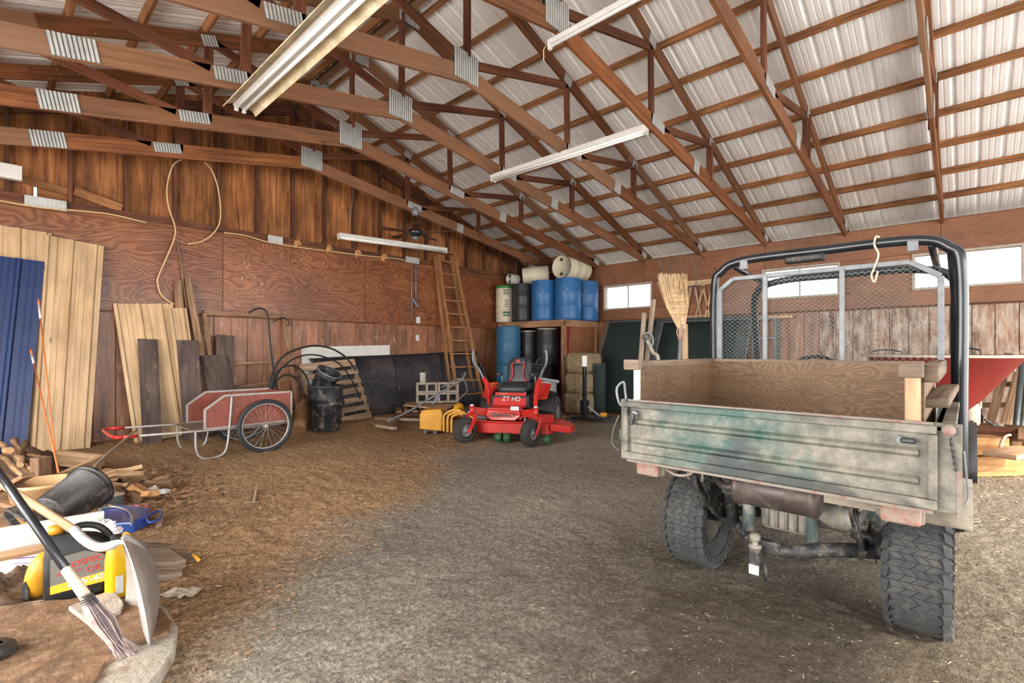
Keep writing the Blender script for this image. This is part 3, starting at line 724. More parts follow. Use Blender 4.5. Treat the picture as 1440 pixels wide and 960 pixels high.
# dark bin, tilted bucket, log
M['bin'] = plain('dark_bin_plastic', (.028, .030, .036), .5, 0, .3, 5, dust=(.35, .30, .26), dustamt=.22)
bp = aZ(458, 604, .06)
t = thing('waste_bin', 'dark scuffed round bin standing before the leaning pallet', 'bin', bp)
o = MB().lathe((0, 0, 0), [(.02, 0), (.20, 0), (.215, .02), (.245, .44), (.25, .45), (.262, .46), (.262, .50), (.255, .52), (.26, .66), (.275, .67), (.275, .70), (.262, .70), (.25, .66), (.235, .1), (.02, .06)], n=40).build('body', M['bin'], t, local=True)
for s_ in (-1, 1):
    a0 = YAW + (PI / 2 if s_ > 0 else -PI / 2)
    MB().tube([(.27 * math.cos(a0 + q_), .27 * math.sin(a0 + q_), .46 + z) for q_, z in ((-.35, .0), (-.3, -.06), (0, -.08), (.3, -.06), (.35, 0))], .012, 8).build('handle', M['bin'], t, local=True)
m = MB(); m.lathe((0, 0, 0), [(.263, .40), (.272, .405), (.272, .43), (.263, .436)], n=40, caps=False); m.build('band', M['bin'], t, local=True)
ax = V((.35, -.25, .75)).normalized(); ax = V((cs * -.15 + sn * .45, sn * -.15 - cs * .45, .78)).normalized()
o_ = bp + V((0, 0, .60)) - V((cs * .0 + sn * .1, -cs * .1, 0))
t = thing('plastic_bucket', 'black ridged bucket lying tilted in the mouth of the dark bin', 'bucket', o_)
MB().lathe(o_, [(.02, 0), (.145, 0), (.15, .01), (.172, .30), (.19, .305), (.19, .318), (.176, .322), (.178, .34), (.192, .345), (.192, .36), (.175, .362), (.165, .3), (.14, .02), (.02, .015)], ax, 36).build('body', M['bin'], t)
MB().lathe(o_, [(.186, .358), (.196, .36), (.196, .372), (.178, .373)], ax, 36, caps=False).build('rim', M['galv'], t)
M['bark'] = wood('log_wood', (.30, .15, .07), (.48, .27, .14), (.10, .05, .03), .8, (3, 12, 1), .2, .5, .8)
a, b = aZ(419, 606, .08), aD(426, 560, 8.0)
tag(MB().tube([a, a.lerp(b, .3) + V((.01, 0, 0)), a.lerp(b, .7), b], [.105, .1, .1, .09], 14).build('log', M['bark']), 'upright split log between the cart wheel and the dark bin', 'log')
# stepladder
M['ladder'] = wood('ladder_wood', (.36, .17, .07), (.50, .27, .12), (.2, .09, .04), .6, var=.15, blotch=.3)
yb_, yt_ = 8.02, 8.3
def LP(yt, zt, yb): return leanplane(yt, zt, yb, .09)
t = thing('stepladder', 'tall wooden stepladder folded and leaning near the corner', 'ladder', (6.9, 8.0, .09))
Pf, Ff = LP(8.22, 3.2, 7.75); Pb, Fb = LP(8.34, 3.2, 8.1)
def rails(P, FP, l1, l2, r1, r2, nm):
    a, b = P(*l1), FP(P(*l1), P(*l2)); c, d = P(*r1), FP(P(*r1), P(*r2))
    for p, q_ in ((a, b), (c, d)): MB().beam(q_, p, .028, .085, up=(0, 1, 0)).build(nm, M['ladder'], t, bevel=.003)
    return a, b, c, d
a, b, c, d = rails(Pf, Ff, (616, 358), (644, 565), (638, 355), (680, 568), 'front_rail')
nst = 11
for i in range(nst):
    z = .09 + .285 * (i + 1)
    k = (z - b.z) / (a.z - b.z); p, q_ = b.lerp(a, k), d.lerp(c, (z - d.z) / (c.z - d.z)); MB().beam(p, q_, .08, .022).build('step', M['ladder'], t, bevel=.002)
a2, b2, c2, d2 = rails(Pb, Fb, (612, 362), (633, 550), (634, 362), (668, 562), 'rear_rail')
for i in range(0, nst):
    z = .09 + .285 * (i + 1); p, q_ = b2.lerp(a2, (z - b2.z) / (a2.z - b2.z)), d2.lerp(c2, (z - d2.z) / (c2.z - d2.z)); MB().beam(p, q_, .03, .022).build('rear_rung', M['ladder'], t)
MB().hexa((a + c) / 2 + V((0, .05, .03)), [V(((c - a).length / 2 + .03, 0, 0)), V((0, .1, 0)), V((0, 0, .014))]).build('top_cap', M['ladder'], t, bevel=.003)
# concrete blocks on a board on a low pallet
M['concrete'] = plain('concrete_block', (.40, .34, .28), .9, 0, .25, 14, bump=.8, bscale=70, dust=(.55, .5, .44), dustamt=.2)
def block(o, rz, label):
    m = MB(); Rz = Matrix.Rotation(rz, 3, 'Z'); o = V(o)
    L, H, D, w_ = .39, .19, .19, .035
    bx = lambda c, s: m.box(o + Rz @ V(c), s, rz)
    bx((0, 0, w_ / 2), (L, D, w_)); bx((0, 0, H - w_ / 2), (L, D, w_))
    for x in (-L / 2 + w_ / 2, 0, L / 2 - w_ / 2): bx((x, 0, H / 2), (w_, D, H - 2 * w_))
    o_ = m.build('concrete_block', M['concrete'], bevel=.005); return tag(o_, label, 'concrete block', 'stacked concrete blocks')
bz = .315; c0 = aZ(600, 566, bz); rz = R(-32); dx = V((math.cos(rz), math.sin(rz), 0))
k_ = [(0, 0, 'lower left hollow concrete block, on the low board stack'), (1, 0, 'lower right hollow concrete block, nearer the ladder'), (0, 1, 'upper left hollow concrete block with the pale can on it'), (1, 1, 'upper right hollow concrete block beside the ladder')]
for i, j, lb in k_: block(c0 + dx * (.40 * i) + V((0, 0, .193 * j)), rz, lb)
cp = c0 + dx * (-.07) + V((0, 0, .386 + .001))
t = thing('paint_can', 'pale cylindrical can standing on the concrete blocks', 'can', cp)
MB().lathe((0, 0, 0), [(.02, 0), (.058, 0), (.058, .17), (.061, .172), (.061, .18), (.055, .18), (.052, .172), (.02, .172)], n=24).build('body', M['white'], t, local=True)
MB().tube([(.06 * math.cos(a) , .06 * math.sin(a), .14 - .05 * math.sin((a + 2.4) * 1.0)) for a in [-2.4 + .2 * i for i in range(16)]], .002, 6).build('wire_handle', M['galv'], t, local=True)
t = thing('low_pallet', 'low dark pallet carrying the boards under the concrete blocks', 'pallet', aZ(600, 585, .08))
pc = aZ(603, 574, .2); 
for k in range(-1, 2): m = MB(); m.box(V((pc.x, pc.y, .14)) + dx.cross(V((0, 0, 1))) * (-.3 * k), (1.25, .06, .1), rz); m.build('stringer', M['stud'], t, bevel=.003)
for k in range(-4, 5): m = MB(); m.box(V((pc.x, pc.y, .202)) + dx * .14 * k, (.1, .85, .02), rz); m.build('slat', M['pallet'], t, bevel=.003)
pts = [aZ(u, v, .29) for u, v in ((567, 569), (577, 562), (644, 566), (628, 575))]
tag(MB().prism(pts, (0, 0, -.022)).build('plywood_board', M['pale_lumber'], bevel=.002), 'warm coloured plywood board lying on the low pallet', 'board')
t = thing('broken_timber_frame', 'pale nailed timber frame lying on the dirt left of the yellow attachment', 'timber', aZ(555, 600, .05))
for p, q_ in (((528, 588), (592, 590)), ((548, 601), (562, 584)), ((530, 598), (556, 602))):
    MB().beam(aZ(*p, .1), aZ(*q_, .1), .07, .045).build('timber', M['pallet'], t, bevel=.003)
for i, (u, v, L, a) in enumerate(((664, 573, 1.1, .3), (690, 570, .9, .15), (640, 583, .8, .5))):
    c = aZ(u, v, .10); m = MB(); m.box(c, (L, .2, .03), a); tag(m.build('floor_plank', M['stud'], bevel=.002), ['dark plank on the dirt below the ladder foot', 'dark plank by the corner behind the red mower', 'dark plank nearest the yellow wheel'][i], 'plank', 'planks by the ladder')
# yellow attachment with handle and wheels
M['yellow'] = plain('yellow_paint', (.58, .27, .015), .4, .05, .15, 8, dust=(.45, .28, .10), dustamt=.2)
yb0 = aZ(612, 609, .02)
t = thing('yellow_tiller_attachment', 'yellow hooded tiller with folded handle beside the red mower', 'garden machine', yb0)
rt, fw_ = V((sn, -cs, 0)), V((cs, sn, 0)); up = V((0, 0, 1)); d0 = 7.35
def L_(u, v, dd=0): return aD(u, v, d0 + dd)
m = MB(); m.prism([L_(590, 603), L_(590, 583), L_(594, 577), L_(619, 575), L_(622, 580), L_(621, 606)], fw_ * .34); m.build('hood', M['yellow'], t, bevel=.01)
for i in range(3):
    u = 624 + i * 5.5; v = 581 + i * 1.5
    m = MB(); m.tube(spline([L_(u, 606 + i), L_(u, v + 6), L_(u + 3, v), L_(u + 14, v - 5 + i), L_(u + 24, v - 4 + i * 1.2)]), .022, 4, sq=True); m.build('guard_band', M['yellow'], t)
for i in range(2):
    m = MB(); m.beam(L_(648, 577 + i * 6, .05), L_(674, 592 + i * 5, .0), .05, .02); m.build('arm', M['yellow'], t, bevel=.003)
wa = (rt * .9 - fw_ * .45).normalized()
wc = L_(645, 577, .25)
MB().lathe(wc - wa * .05, [(.02, 0), (.09, 0), (.115, .02), (.115, .08), (.09, .1), (.02, .1)], wa, 28).build('yellow_wheel', M['yellow'], t)
wc = L_(658, 584, .1); wh = MB().lathe(wc - wa * .03, [(.05, 0), (.12, .005), (.135, .03), (.12, .055), (.05, .06)], wa, 28).build('wheel', M['rubber'], t)
MB().lathe(wc - wa * .04, [(.01, 0), (.075, .005), (.08, .04), (.078, .08), (.01, .085)], wa, 24).build('hub', M['white'], wh)
MB().tube(spline([L_(655, 520, 1.0), L_(652, 530, .95), L_(645, 537, .9), L_(610, 557, .7), L_(575, 578, .4), L_(545, 592, .1)]), .016, 8).build('handle_tube', M['galv'], t)
MB().tube(spline([L_(621, 537 + 8, .8), L_(648, 532, .95), L_(657, 549, .7), L_(646, 561, .5), L_(640, 572, .3)]), .011, 8).build('handle_tube', M['galv'], t)
MB().tube([L_(648, 532, .95), L_(657, 516, 1.0)], .02, 8).build('grip', M['black_plastic'], t)
MB().tube(spline([L_(610, 565, .5), L_(614, 558, .5), L_(618, 552, .5), L_(616, 560, .45), L_(608, 568, .4)]), .012, 8).build('lever', M['galv'], t)
for u in (598, 612): MB().cyl(L_(u, 607, .1), L_(u, 607, .25), .03).build('tine_roller', M['black_steel'], t)
# ---- conduits, switch box, outlet, cables on the wall
t = thing('electrical_conduit', 'pair of metal conduits with a switch dropping down the plywood', 'conduit', (5.93, 8.39, 2.0))
for u, va, vb in ((579, 370, 452), (585, 370, 428)):
    x = aY(u, 400, 8.37).x; za, zb = aY(u, va, 8.37).z, aY(u, vb, 8.37).z
    MB().cyl((x, 8.375, za), (x, 8.375, zb), .014, n=8).build('pipe', M['galv'], t)
MB().box(aY(580, 366, 8.36), (.32, .04, .12)).build('junction_box', M['plate'], t, bevel=.004)
MB().beam(aY(580, 420, 8.34), aY(588, 432, 8.34), .05, .05).build('elbow', M['galv'], t, bevel=.01)
o = MB().box(aY(588, 450, 8.36), (.08, .05, .13)).build('switch_box', M['white'], t, bevel=.006)
tag(MB().box(aY(587, 475, 8.39), (.075, .02, .12)).box(aY(587, 473.5, 8.377), (.03, .008, .025)).box(aY(587, 477, 8.377), (.03, .008, .025)).build('wall_outlet', M['white'], bevel=.003), 'white wall outlet on the boards below the switch', 'outlet')
tag(MB().tube(spline([aY(u, v, 8.36) for u, v in ((-40, 272), (0, 282), (60, 292), (120, 297), (160, 302), (206, 313))]), .008, 6).build('cable', M['cable']), 'pale cable sagging along the top plate at the left', 'cable', 'pale cables on the gable wall')
tag(MB().tube(spline([aY(u, v, 8.34) for u, v in ((256, 224), (243, 233), (235, 262), (237, 290), (246, 318), (245, 335), (236, 358), (223, 388), (222, 400), (228, 416), (245, 428))]), .009, 6).build('cable', M['cable']), 'long pale cable hanging in a wavy loop down the plywood', 'cable', 'pale cables on the gable wall')
tag(MB().tube(spline([aY(u, v, 8.34) for u, v in ((288, 228), (298, 240), (306, 262), (310, 290), (309, 312), (300, 328), (284, 339), (264, 343))]), .009, 6).build('cable', M['cable']), 'shorter pale cable curling below the nearest truss', 'cable', 'pale cables on the gable wall')
tag(MB().tube(spline([aY(u, v, 8.33) for u, v in ((315, 327), (345, 331), (380, 341), (430, 349), (470, 354), (510, 359), (560, 364), (574, 369))]), .008, 6).build('cable', M['cable']), 'pale cable running along the top plate to the junction box', 'cable', 'pale cables on the gable wall')
# white fixture box far left
tag(MB().box(aY(4, 240, 8.3) , (.32, .1, .17)).build('fixture_box', M['white'], bevel=.006), 'white metal box on the studs at the far left edge', 'box')
# ---- ceiling fan
fb = V((5.05, 7.55 - .35, 3.37)); fb = aY(584, 327, 7.3)
t = thing('ceiling_fan', 'dark ceiling fan with brown blades hung under the nearest truss', 'fan', fb)
MB().cyl(fb + V((0, .25, .78)) * 0 + fb * 0 + (fb + V((0, 0, .45))), fb + V((0, 0, .08)), .014, n=8).build('down_rod', M['black_steel'], t)
MB().lathe(fb + V((0, 0, .30)), [(.02, 0), (.06, .02), (.075, .08), (.05, .14), (.03, .16)], n=20).build('canopy', M['galv'], t)
MB().lathe(fb + V((0, 0, -.08)), [(.03, 0), (.10, .02), (.14, .07), (.13, .12), (.05, .16), (.02, .2)], n=28).build('motor', M['black_steel'], t)
MB().lathe(fb + V((0, 0, -.13)), [(.01, 0), (.05, .01), (.05, .05), (.02, .06)], n=20).build('light_cap', M['galv'], t)
for k in range(5):
    a = R(20 + 72 * k); d = V((math.cos(a), math.sin(a), 0)); s_ = V((-d.y, d.x, .15))
    b_ = MB(); p = [fb + d * .16 - s_ * .03, fb + d * .22 - s_ * .06, fb + d * .66 - s_ * .075, fb + d * .70 + s_ * 0, fb + d * .66 + s_ * .075, fb + d * .22 + s_ * .06, fb + d * .16 + s_ * .03]
    b_.prism(p, (0, 0, .008)); b_.build('blade', M['stud'], t)
# ---- fluorescent fixtures
def striplight(name, a, b, label, w_=.11, h_=.06, tubes=2, refl=None, up=(0, 0, 1)):
    a, b = V(a), V(b); t = thing(name, label, 'light fixture', (a + b) / 2); d, s_, u_ = basis(b - a, up)
    MB().beam(a, b, w_, h_).build('housing', M['white'], t, bevel=.008)
    for k in range(tubes):
        off = s_ * ((k - (tubes - 1) / 2) * w_ * .55) - u_ * (h_ / 2 + .016)
        MB().cyl(a + d * .03 + off, b - d * .03 + off, .0165, n=12).build('tube', M['tube_glass'], t)
        for e, g in ((a, 1), (b, -1)): MB().beam(e + d * g * .0 + off, e + d * g * .03 + off, .03, .05).build('lamp_holder', M['white'], t)
    return t, d, s_, u_
striplight('strip_light', (5.15, 5.20, 3.90), (5.22, 2.72, 3.90), 'long white twin tube strip light hung under the trusses, right of centre')
for y in (5.14, 3.92): pass
striplight('strip_light', aY(476, 330, 7.8), aY(627, 351, 7.8), 'white twin tube strip light in front of the gable wall studs, below the fan')
t = [o for o in C.objects if o.name.startswith('strip_light') and not o.parent][-1]
for o in (aY(490, 331, 7.8), aY(612, 348, 7.8)):
    MB().tube([(o.x, 7.8, o.z + .02), (o.x, 7.62, bc_z(o.x) + .02)], .004, 6).build('hanging_chain', M['galv'], t)
t, d, s_, u_ = striplight('thin_tube_light', (3.47, 2.78, 4.10), (3.47, .35, 4.10), 'thin white single tube light running from the fifth truss peak plate towards the viewer', .05, .045, 1)
MB().tube([(3.47, 2.80, 4.1), (3.46, 2.83, 4.06), (3.46, 2.83, 3.95)], .004, 6).build('pull_cord', M['cable'], t)
t, d, s_, u_ = striplight('reflector_light', (1.74, 5.42, 3.80), (1.74, 2.9, 3.80), 'large old twin tube light with yellowed flared reflector at the upper left', .13, .05)
for sg in (-1, 1):
    m = MB(); e = [V((1.74, 5.42, 3.815)), V((1.74, 2.9, 3.815))]
    pr = [(.06, 0), (.13, -.03), (.155, -.07), (.15, -.075), (.125, -.038), (.06, -.008)]
    m.prism([e[0] + V((sg * x, 0, z)) for x, z in pr], e[1] - e[0]); m.build('reflector_wing', M['yellowed'], t)
# ================================================================ CORNER SHELF, DRUMS
SXF, SYE, SZ = 8.45, 6.34, 1.95
M['red_panel'] = plain('red_panel', (.28, .018, .022), .5, 0, .2, 4)
M['shelf_wood'] = wood('shelf_wood', (.36, .19, .10), (.52, .30, .17), (.2, .1, .05), .65)
t = thing('storage_platform', 'tall wooden storage platform in the corner holding barrels above and below', 'shelf', ((SXF + XE) / 2, (SYE + YG) / 2, 0))
for x, y in ((SXF, SYE), (9.70, SYE), (SXF, 8.27)):
    MB().box((x + .04, y + .045, SZ / 2 - .02), (.085, .085, SZ - .06)).build('post', M['shelf_wood'], t, bevel=.004)
MB().beam((SXF + .02, SYE, SZ - .06), (SXF + .02, 8.36, SZ - .06), .04, .13).build('front_beam', M['shelf_wood'], t, bevel=.004)
MB().beam((SXF, SYE + .02, SZ - .06), (9.76, SYE + .02, SZ - .06), .04, .12).build('end_beam', M['shelf_wood'], t, bevel=.004)
for i in range(6):
    y0_ = SYE + i * .337; MB().box(((SXF + 9.76) / 2, y0_ + .17, SZ + .01), (9.76 - SXF, .332, .025)).build('deck_board', M['shelf_wood'], t, bevel=.003)
MB().box((9.2, SYE + .055, 1.45), (1.0, .015, .86)).build('end_panel', M['ply_eave'], t)
MB().box((9.15, SYE + .08, .95), (1.1, .02, 1.85)).build('red_inner_panel', M['red_panel'], t)
MB().box((9.72, 7.35, .95), (.02, 1.9, 1.85)).build('red_back_panel', M['red_panel'], t)
M['drum_blue'] = plain('blue_drum_plastic', (.025, .14, .36), .42, 0, .12, 3, dust=(.25, .3, .36), dustamt=.12, objrand=.3)
M['drum_teal'] = plain('faded_blue_drum_plastic', (.03, .14, .26), .5, 0, .15, 3, objrand=.2)
M['drum_black'] = plain('black_drum_plastic', (.03, .032, .036), .42, 0, .2, 4)
M['drum_white'] = plain('white_drum_plastic', (.66, .60, .46), .5, 0, .12, 3, dust=(.42, .34, .2), dustamt=.15)
M['green_lid'] = plain('green_lid', (.05, .22, .07), .5)
M['cream'] = plain('cream_fibre', (.66, .56, .43), .7, 0, .08, 4)
M['ink'] = plain('dark_green_ink', (.03, .16, .08), .6)
def drum(o, r, h, mat, label, lid=None, axis=(0, 0, 1), group='plastic drums on the platform', name='plastic_drum', open_=False):
    t = thing(name, label, 'barrel', o, 0, group)
    pr = [(.01, 0), (r * .93, 0), (r * .97, .02), (r, .06), (r, h * .30), (r * 1.025, h * .32), (r * 1.025, h * .345), (r, h * .365), (r, h * .64), (r * 1.025, h * .66), (r * 1.025, h * .685), (r, h * .705), (r, h - .07), (r * .97, h - .02), (r * .97, h), (r * .93, h), (r * .92, h - .02), (.01, h - .02)]
    MB().lathe((0, 0, 0), pr, axis, 36).build('body', mat, t, local=True)
    ax = V(axis).normalized(); d, s_, u_ = basis(ax, (0, 1, 0) if abs(ax.y) < .9 else (0, 0, 1))
    MB().lathe(ax * (h - .01), [(r * .955, 0), (r * .99, .004), (r * .99, .022), (r * .955, .024)], axis, 36, caps=False).build('rim', lid or mat, t, local=True)
    for k in (-1, 1): MB().lathe(ax * (h - .02) + s_ * k * r * .6, [(.01, 0), (.035, 0), (.035, .018), (.01, .018)], axis, 16).build('bung', M['drum_black'] if mat != M['drum_black'] else M['galv'], t, local=True)
    return t
ZT = SZ + .024
def at_(u, d, z): r_ = ray(u, HY); p = E0 + r_ * d; return V((p.x, p.y, z))
t = drum(at_(709.5, 11.72, ZT), .205, .86, M['cream'], 'cream fibre drum with green lid and printed label, leftmost on the platform', M['green_lid'], name='fibre_drum')
tw = at_(709.5, 11.72, 0); dc = -fw_
for i, (z, w_, h_) in enumerate(((.74, .16, .03), (.69, .15, .025), (.655, .15, .02), (.50, .10, .02), (.46, .1, .015), (.41, .1, .02), (.36, .1, .015), (.20, .19, .05), (.14, .17, .04))):
    m = MB(); A = .03
    def f(a, b, z=z, w_=w_, h_=h_): an = math.atan2(dc.y, dc.x) + (a - .5) * w_ / .206 + .25; return (tw.x + .2075 * math.cos(an), tw.y + .2075 * math.sin(an), ZT + z + b * h_)
    m.grid(f, 6, 1, False); m.build('printed_line', M['ink'], t)
MB().lathe((0, 0, 0), [(.208, .80), (.214, .802), (.214, .86), (.2, .865), (.01, .868)], n=36, caps=False).build('lid', M['green_lid'], t, local=True)
drum(at_(735.5, 11.45, ZT), .235, .86, M['drum_black'], 'black plastic drum between the cream drum and the blue ones')
drum(at_(765, 11.15, ZT), .285, .89, M['drum_blue'], 'blue plastic drum beside the black one, partly behind the middle blue drum')
drum(at_(798.5, 10.85, ZT), .29, .90, M['drum_blue'], 'largest looking blue drum at the front corner of the platform')
drum(at_(824, 11.28, ZT), .28, .89, M['drum_blue'], 'brighter blue drum at the right end, nearest the small window')
za = ZT + .925
a_ = at_(791, 10.9, za + .27); e_ = at_(820, 11.5, za + .27); ax = (a_ - e_).normalized()
drum(e_, .265, .86, M['drum_white'], 'large off white barrel lying on its side on top of the blue drums', M['drum_black'], axis=ax)
e_ = at_(772, 11.5, za + .20); a_ = at_(745, 11.55, za + .17)
drum(e_, .2, .6, M['drum_white'], 'yellowed barrel lying behind, left of the large off white one', M['drum_white'], axis=(a_ - e_).normalized())
e_ = at_(728, 11.85, za + .12); a_ = at_(716, 11.7, za + .12)
drum(e_, .12, .25, M['white'], 'small pale bluish container lying on the black drum', M['white'], axis=(a_ - e_).normalized(), name='plastic_container')
g2 = 'drums under the platform'
p_ = at_(715, 11.3, .09)
drum(p_, .28, .87, M['drum_teal'], 'faded blue drum at the bottom of the stack under the platform', group=g2)
drum(p_ + V((0, 0, .88)), .28, .87, M['drum_teal'], 'faded blue drum topping the stack under the platform', group=g2)
p_ = at_(743, 11.6, .09)
drum(p_, .22, .87, M['drum_black'], 'lower dark drum behind the mower seat, left of two stacks', group=g2)
drum(p_ + V((0, 0, .88)), .2, .78, M['drum_black'], 'dark drum with a pale lid just right of the faded blue stack', M['cream'], group=g2)
p_ = at_(770, 11.25, .09)
drum(p_, .25, .87, M['drum_black'], 'lower dark drum behind the right mower lever', group=g2)
drum(p_ + V((0, 0, .88)), .25, .82, M['drum_black'], 'wider dark drum with a pale lid under the platform', M['cream'], group=g2)
p_ = at_(752, 10.2, .50)
t = thing('rubber_tub', 'flexible black tub with arched handles behind the mower seat', 'tub', p_)
MB().lathe((0, 0, 0), [(.01, 0), (.24, 0), (.32, .50), (.34, .505), (.34, .53), (.31, .53), (.225, .03), (.01, .03)], n=40).build('body', M['drum_black'], t, local=True)
MB().tube(spline([(-.24, -.22, .50), (-.20, -.26, .62), (0, -.30, .70), (.2, -.24, .62), (.23, -.22, .5)]), .018, 8).build('handle', M['drum_black'], t, local=True)
t = drum(at_(757, 10.15, .085), .26, .41, M['drum_white'], 'low pale drum supporting the black tub', group=g2)
drum(at_(771, 9.9, .085), .17, .58, plain('grey_bucket', (.3, .31, .31), .5), 'pale grey pail right of the mower seat back', M['white'], group=g2)
# ---- hay bales
def mat_hay():
    m, nt, p = newmat('hay'); q = NT(nt); oc = q.n('TexCoord').outputs['Object']
    n1 = q.noise(q.vscale(oc, (9, 9, 60)), 1.4, 5, .7, .6); n2 = q.noise(oc, 30, 5, .8)
    c = q.ramp(q.math('ADD', q.math('MULTIPLY', n1, .5), q.math('MULTIPLY', n2, .5)), [(.35, (.13, .085, .045)), (.52, (.42, .32, .19)), (.7, (.68, .56, .38))])
    q.l(c, p.inputs['Base Color']); p.inputs['Roughness'].default_value = .9; q.bump(n2, 1, .03, p); return m
M['hay'] = mat_hay()
def fuzz(m, c, s, n, rr, L=.06):
    for i in range(n):
        f = rr.choice((0, 1, 2)); sg = rr.choice((-1, 1)); p = [rr.uniform(-.5, .5) * s[k] for k in range(3)]; p[f] = sg * s[f] / 2
        p = V(c) + V(p); d = V([rr.uniform(-1, 1) for k in range(3)]); d[f] = sg * rr.uniform(.1, .5); d = d.normalized() * rr.uniform(.3, 1) * L
        k = len(m.v); w_ = d.cross(V((.3, .5, .8))).normalized() * .003; m.v += [p - w_, p + w_, p + d]; m.face([k, k + 1, k + 2])
rr = random.Random(11); hb = at_(815, 9.95, .02)
for k, lb in enumerate(('bottom hay bale of the stack against the platform end', 'middle hay bale of the stack against the platform end', 'top hay bale of the stack, pale and frayed')):
    c = V((hb.x + .08 + .03 * k, hb.y - .05 + .02 * k, .04 + .40 * k + .2)); s = (.82 - .06 * k, .45, .385)
    t = thing('hay_bale', lb, 'hay bale', (c.x, c.y, c.z - s[2] / 2), 0, 'hay bales')
    m = MB()
    def bf(a, b, c=c, s=s):
        sg = lambda q_, p_: math.copysign(abs(q_) ** p_, q_)
        th, ph = 2 * PI * a, PI * (b - .5); cp = sg(math.cos(ph), .22); p = V((sg(math.cos(th), .28) * cp * s[0] / 2, sg(math.sin(th), .28) * cp * s[1] / 2, sg(math.sin(ph), .35) * s[2] / 2))
        return c + p * (1 + .05 * noise.noise(p * 9 + c) + .04 * noise.noise(p * 31))
    m.grid(bf, 90, 44, False); fuzz(m, c, s, 1500, rr, .07); o = m.build('straw_body', M['hay'], t)
    for y_ in (-.1, .12): MB().tube([c + V((-s[0] / 2 - .004, y_, -s[2] / 2 - .001)), c + V((-s[0] / 2 - .004, y_, s[2] / 2 + .004)), c + V((s[0] / 2, y_, s[2] / 2 + .004))], .003, 5).build('twine', M['cable'], t)
# ---- black jack stand
jb = aZ(822, 592, .02); t = thing('jack_stand', 'tall black jack post on a wheeled base beside the hay bales', 'jack', jb)
MB().beam(jb + V((0, 0, .08)), jb + V((0, 0, 1.0)), .06, .06, up=(0, 1, 0)).build('post', M['black_steel'], t, bevel=.004)
MB().beam(jb + V((0, 0, .12)), jb + V((0, 0, .38)), .14, .12, up=(0, 1, 0)).build('ram_body', M['black_steel'], t, bevel=.01)
MB().box(jb + V((0, 0, 1.09)), (.13, .09, .20), .6).build('head', M['white'], t, bevel=.01)
for a, b in (((-.05, 0), (.50, -.12)), ((.0, .05), (.45, .18)), ((-.25, 0), (.25, -.25)), ((-.2, .1), (.5, .02))):
    f = lambda p: jb + rt * p[0] + fw_ * p[1] + V((0, 0, .06)); MB().beam(f(a), f(b), .05, .05).build('base_leg', M['black_steel'], t, bevel=.004)
MB().beam(jb + rt * .05 + V((0, 0, .28)), jb + rt * .28 + V((0, 0, .09)), .035, .035).build('brace', M['galv'], t, bevel=.004)
MB().beam(jb + rt * .28 + V((0, 0, .12)), jb + rt * .40 + V((0, 0, .12)), .08, .07).build('yellow_bracket', M['yellow'], t, bevel=.01)
for p in ((-.24, 0), (.5, -.12), (.46, .18)):
    c = jb + rt * p[0] + fw_ * p[1]; MB().cyl(c + V((0, 0, .045)) - rt * .0 - fw_ * .03, c + V((0, 0, .045)) + fw_ * .03, .055 if p[0] > 0 else .08, n=20).build('wheel', M['rubber'], t)
# ---- green wire roll, chain link gates leaning on the eave wall
M['green_wire'] = plain('green_wire', (.065, .11, .10), .45, 0, .2)
M['green_dark'] = plain('green_netting', (.013, .022, .021), .8, 0, .35, 20)
rb = at_(842, 9.9, .02); t = thing('wire_roll', 'upright roll of green garden wire left of the leaning chain link gates', 'wire roll', rb)
m = MB()
for k in range(34): m.tube([rb + V((.13 * math.cos(a), .13 * math.sin(a), .03 + k * .03)) for a in [2 * PI * j / 16 for j in range(16)]], .004, 4, closed=True)
for j in range(16): a = 2 * PI * j / 16; m.cyl(rb + V((.13 * math.cos(a), .13 * math.sin(a), .02)), rb + V((.13 * math.cos(a), .13 * math.sin(a), 1.03)), .004, n=4, caps=False)
m.build('wire_grid', M['green_wire'], t)
MB().lathe(rb, [(.01, .01), (.12, .01), (.12, 1.0), (.01, 1.0)], n=20).build('inner_roll', M['green_dark'], t)
def gate(x0, x1, y0, y1, zt, label, tilt, lattice=True, sp=.07):
    # leans on the eave wall: foot at x0, head at x1
    t = thing('chain_link_gate', label, 'gate', ((x0 + x1) / 2, (y0 + y1) / 2, 0), 0, 'chain link gates leaning on the right wall')
    P = lambda a, b: V((x0 + (x1 - x0) * b, y0 + (y1 - y0) * a + tilt * b, .03 + (zt - .03) * b))
    k = .035; fr = spline([P(0, 0), P(0, .5), P(0, 1 - k), P(k * .7, 1), P(.5, 1), P(1 - k * .7, 1), P(1, 1 - k), P(1, .5), P(1, 0), P(.5, 0)], 5, True)
    MB().tube(fr, .021, 8, closed=True).build('tube_frame', M['galv'] if False else M['gate_frame'], t)
    if lattice:
        m = MB(); W = abs(y1 - y0); H = math.hypot(x1 - x0, zt); n = int((W + H) / sp)
        for s_ in (0, 1):
            for i in range(n):
                o = i * sp - H; a0, b0 = o, 0; a1, b1_ = o + H, H
                if a0 < 0: b0 -= a0; a0 = 0
                if a1 > W: b1_ -= a1 - W; a1 = W
                if a1 - a0 < .05: continue
                A, B = a0 / W, a1 / W
                if s_: A, B = 1 - A, 1 - B
                m.tube([P(A, b0 / H), P(B, b1_ / H)], .0034, 4, caps=False)
        m.build('wire_lattice', M['green_wire'], t)['kind'] = 'stuff'
    return t, P
M['gate_frame'] = plain('dull_tube', (.11, .13, .13), .45, .4, .3, 8)
t, P = gate(8.72, 9.70, 6.02, 3.05, 1.95, 'large green chain link gate leaning on the wall left of the broom', -.0)
m = MB(); m.grid(lambda a, b: P(.01 + a * .98, .01 + b * .98) + V((.03, 0, 0)), 6, 4); m.build('green_netting', M['green_dark'], t, solid=.004)
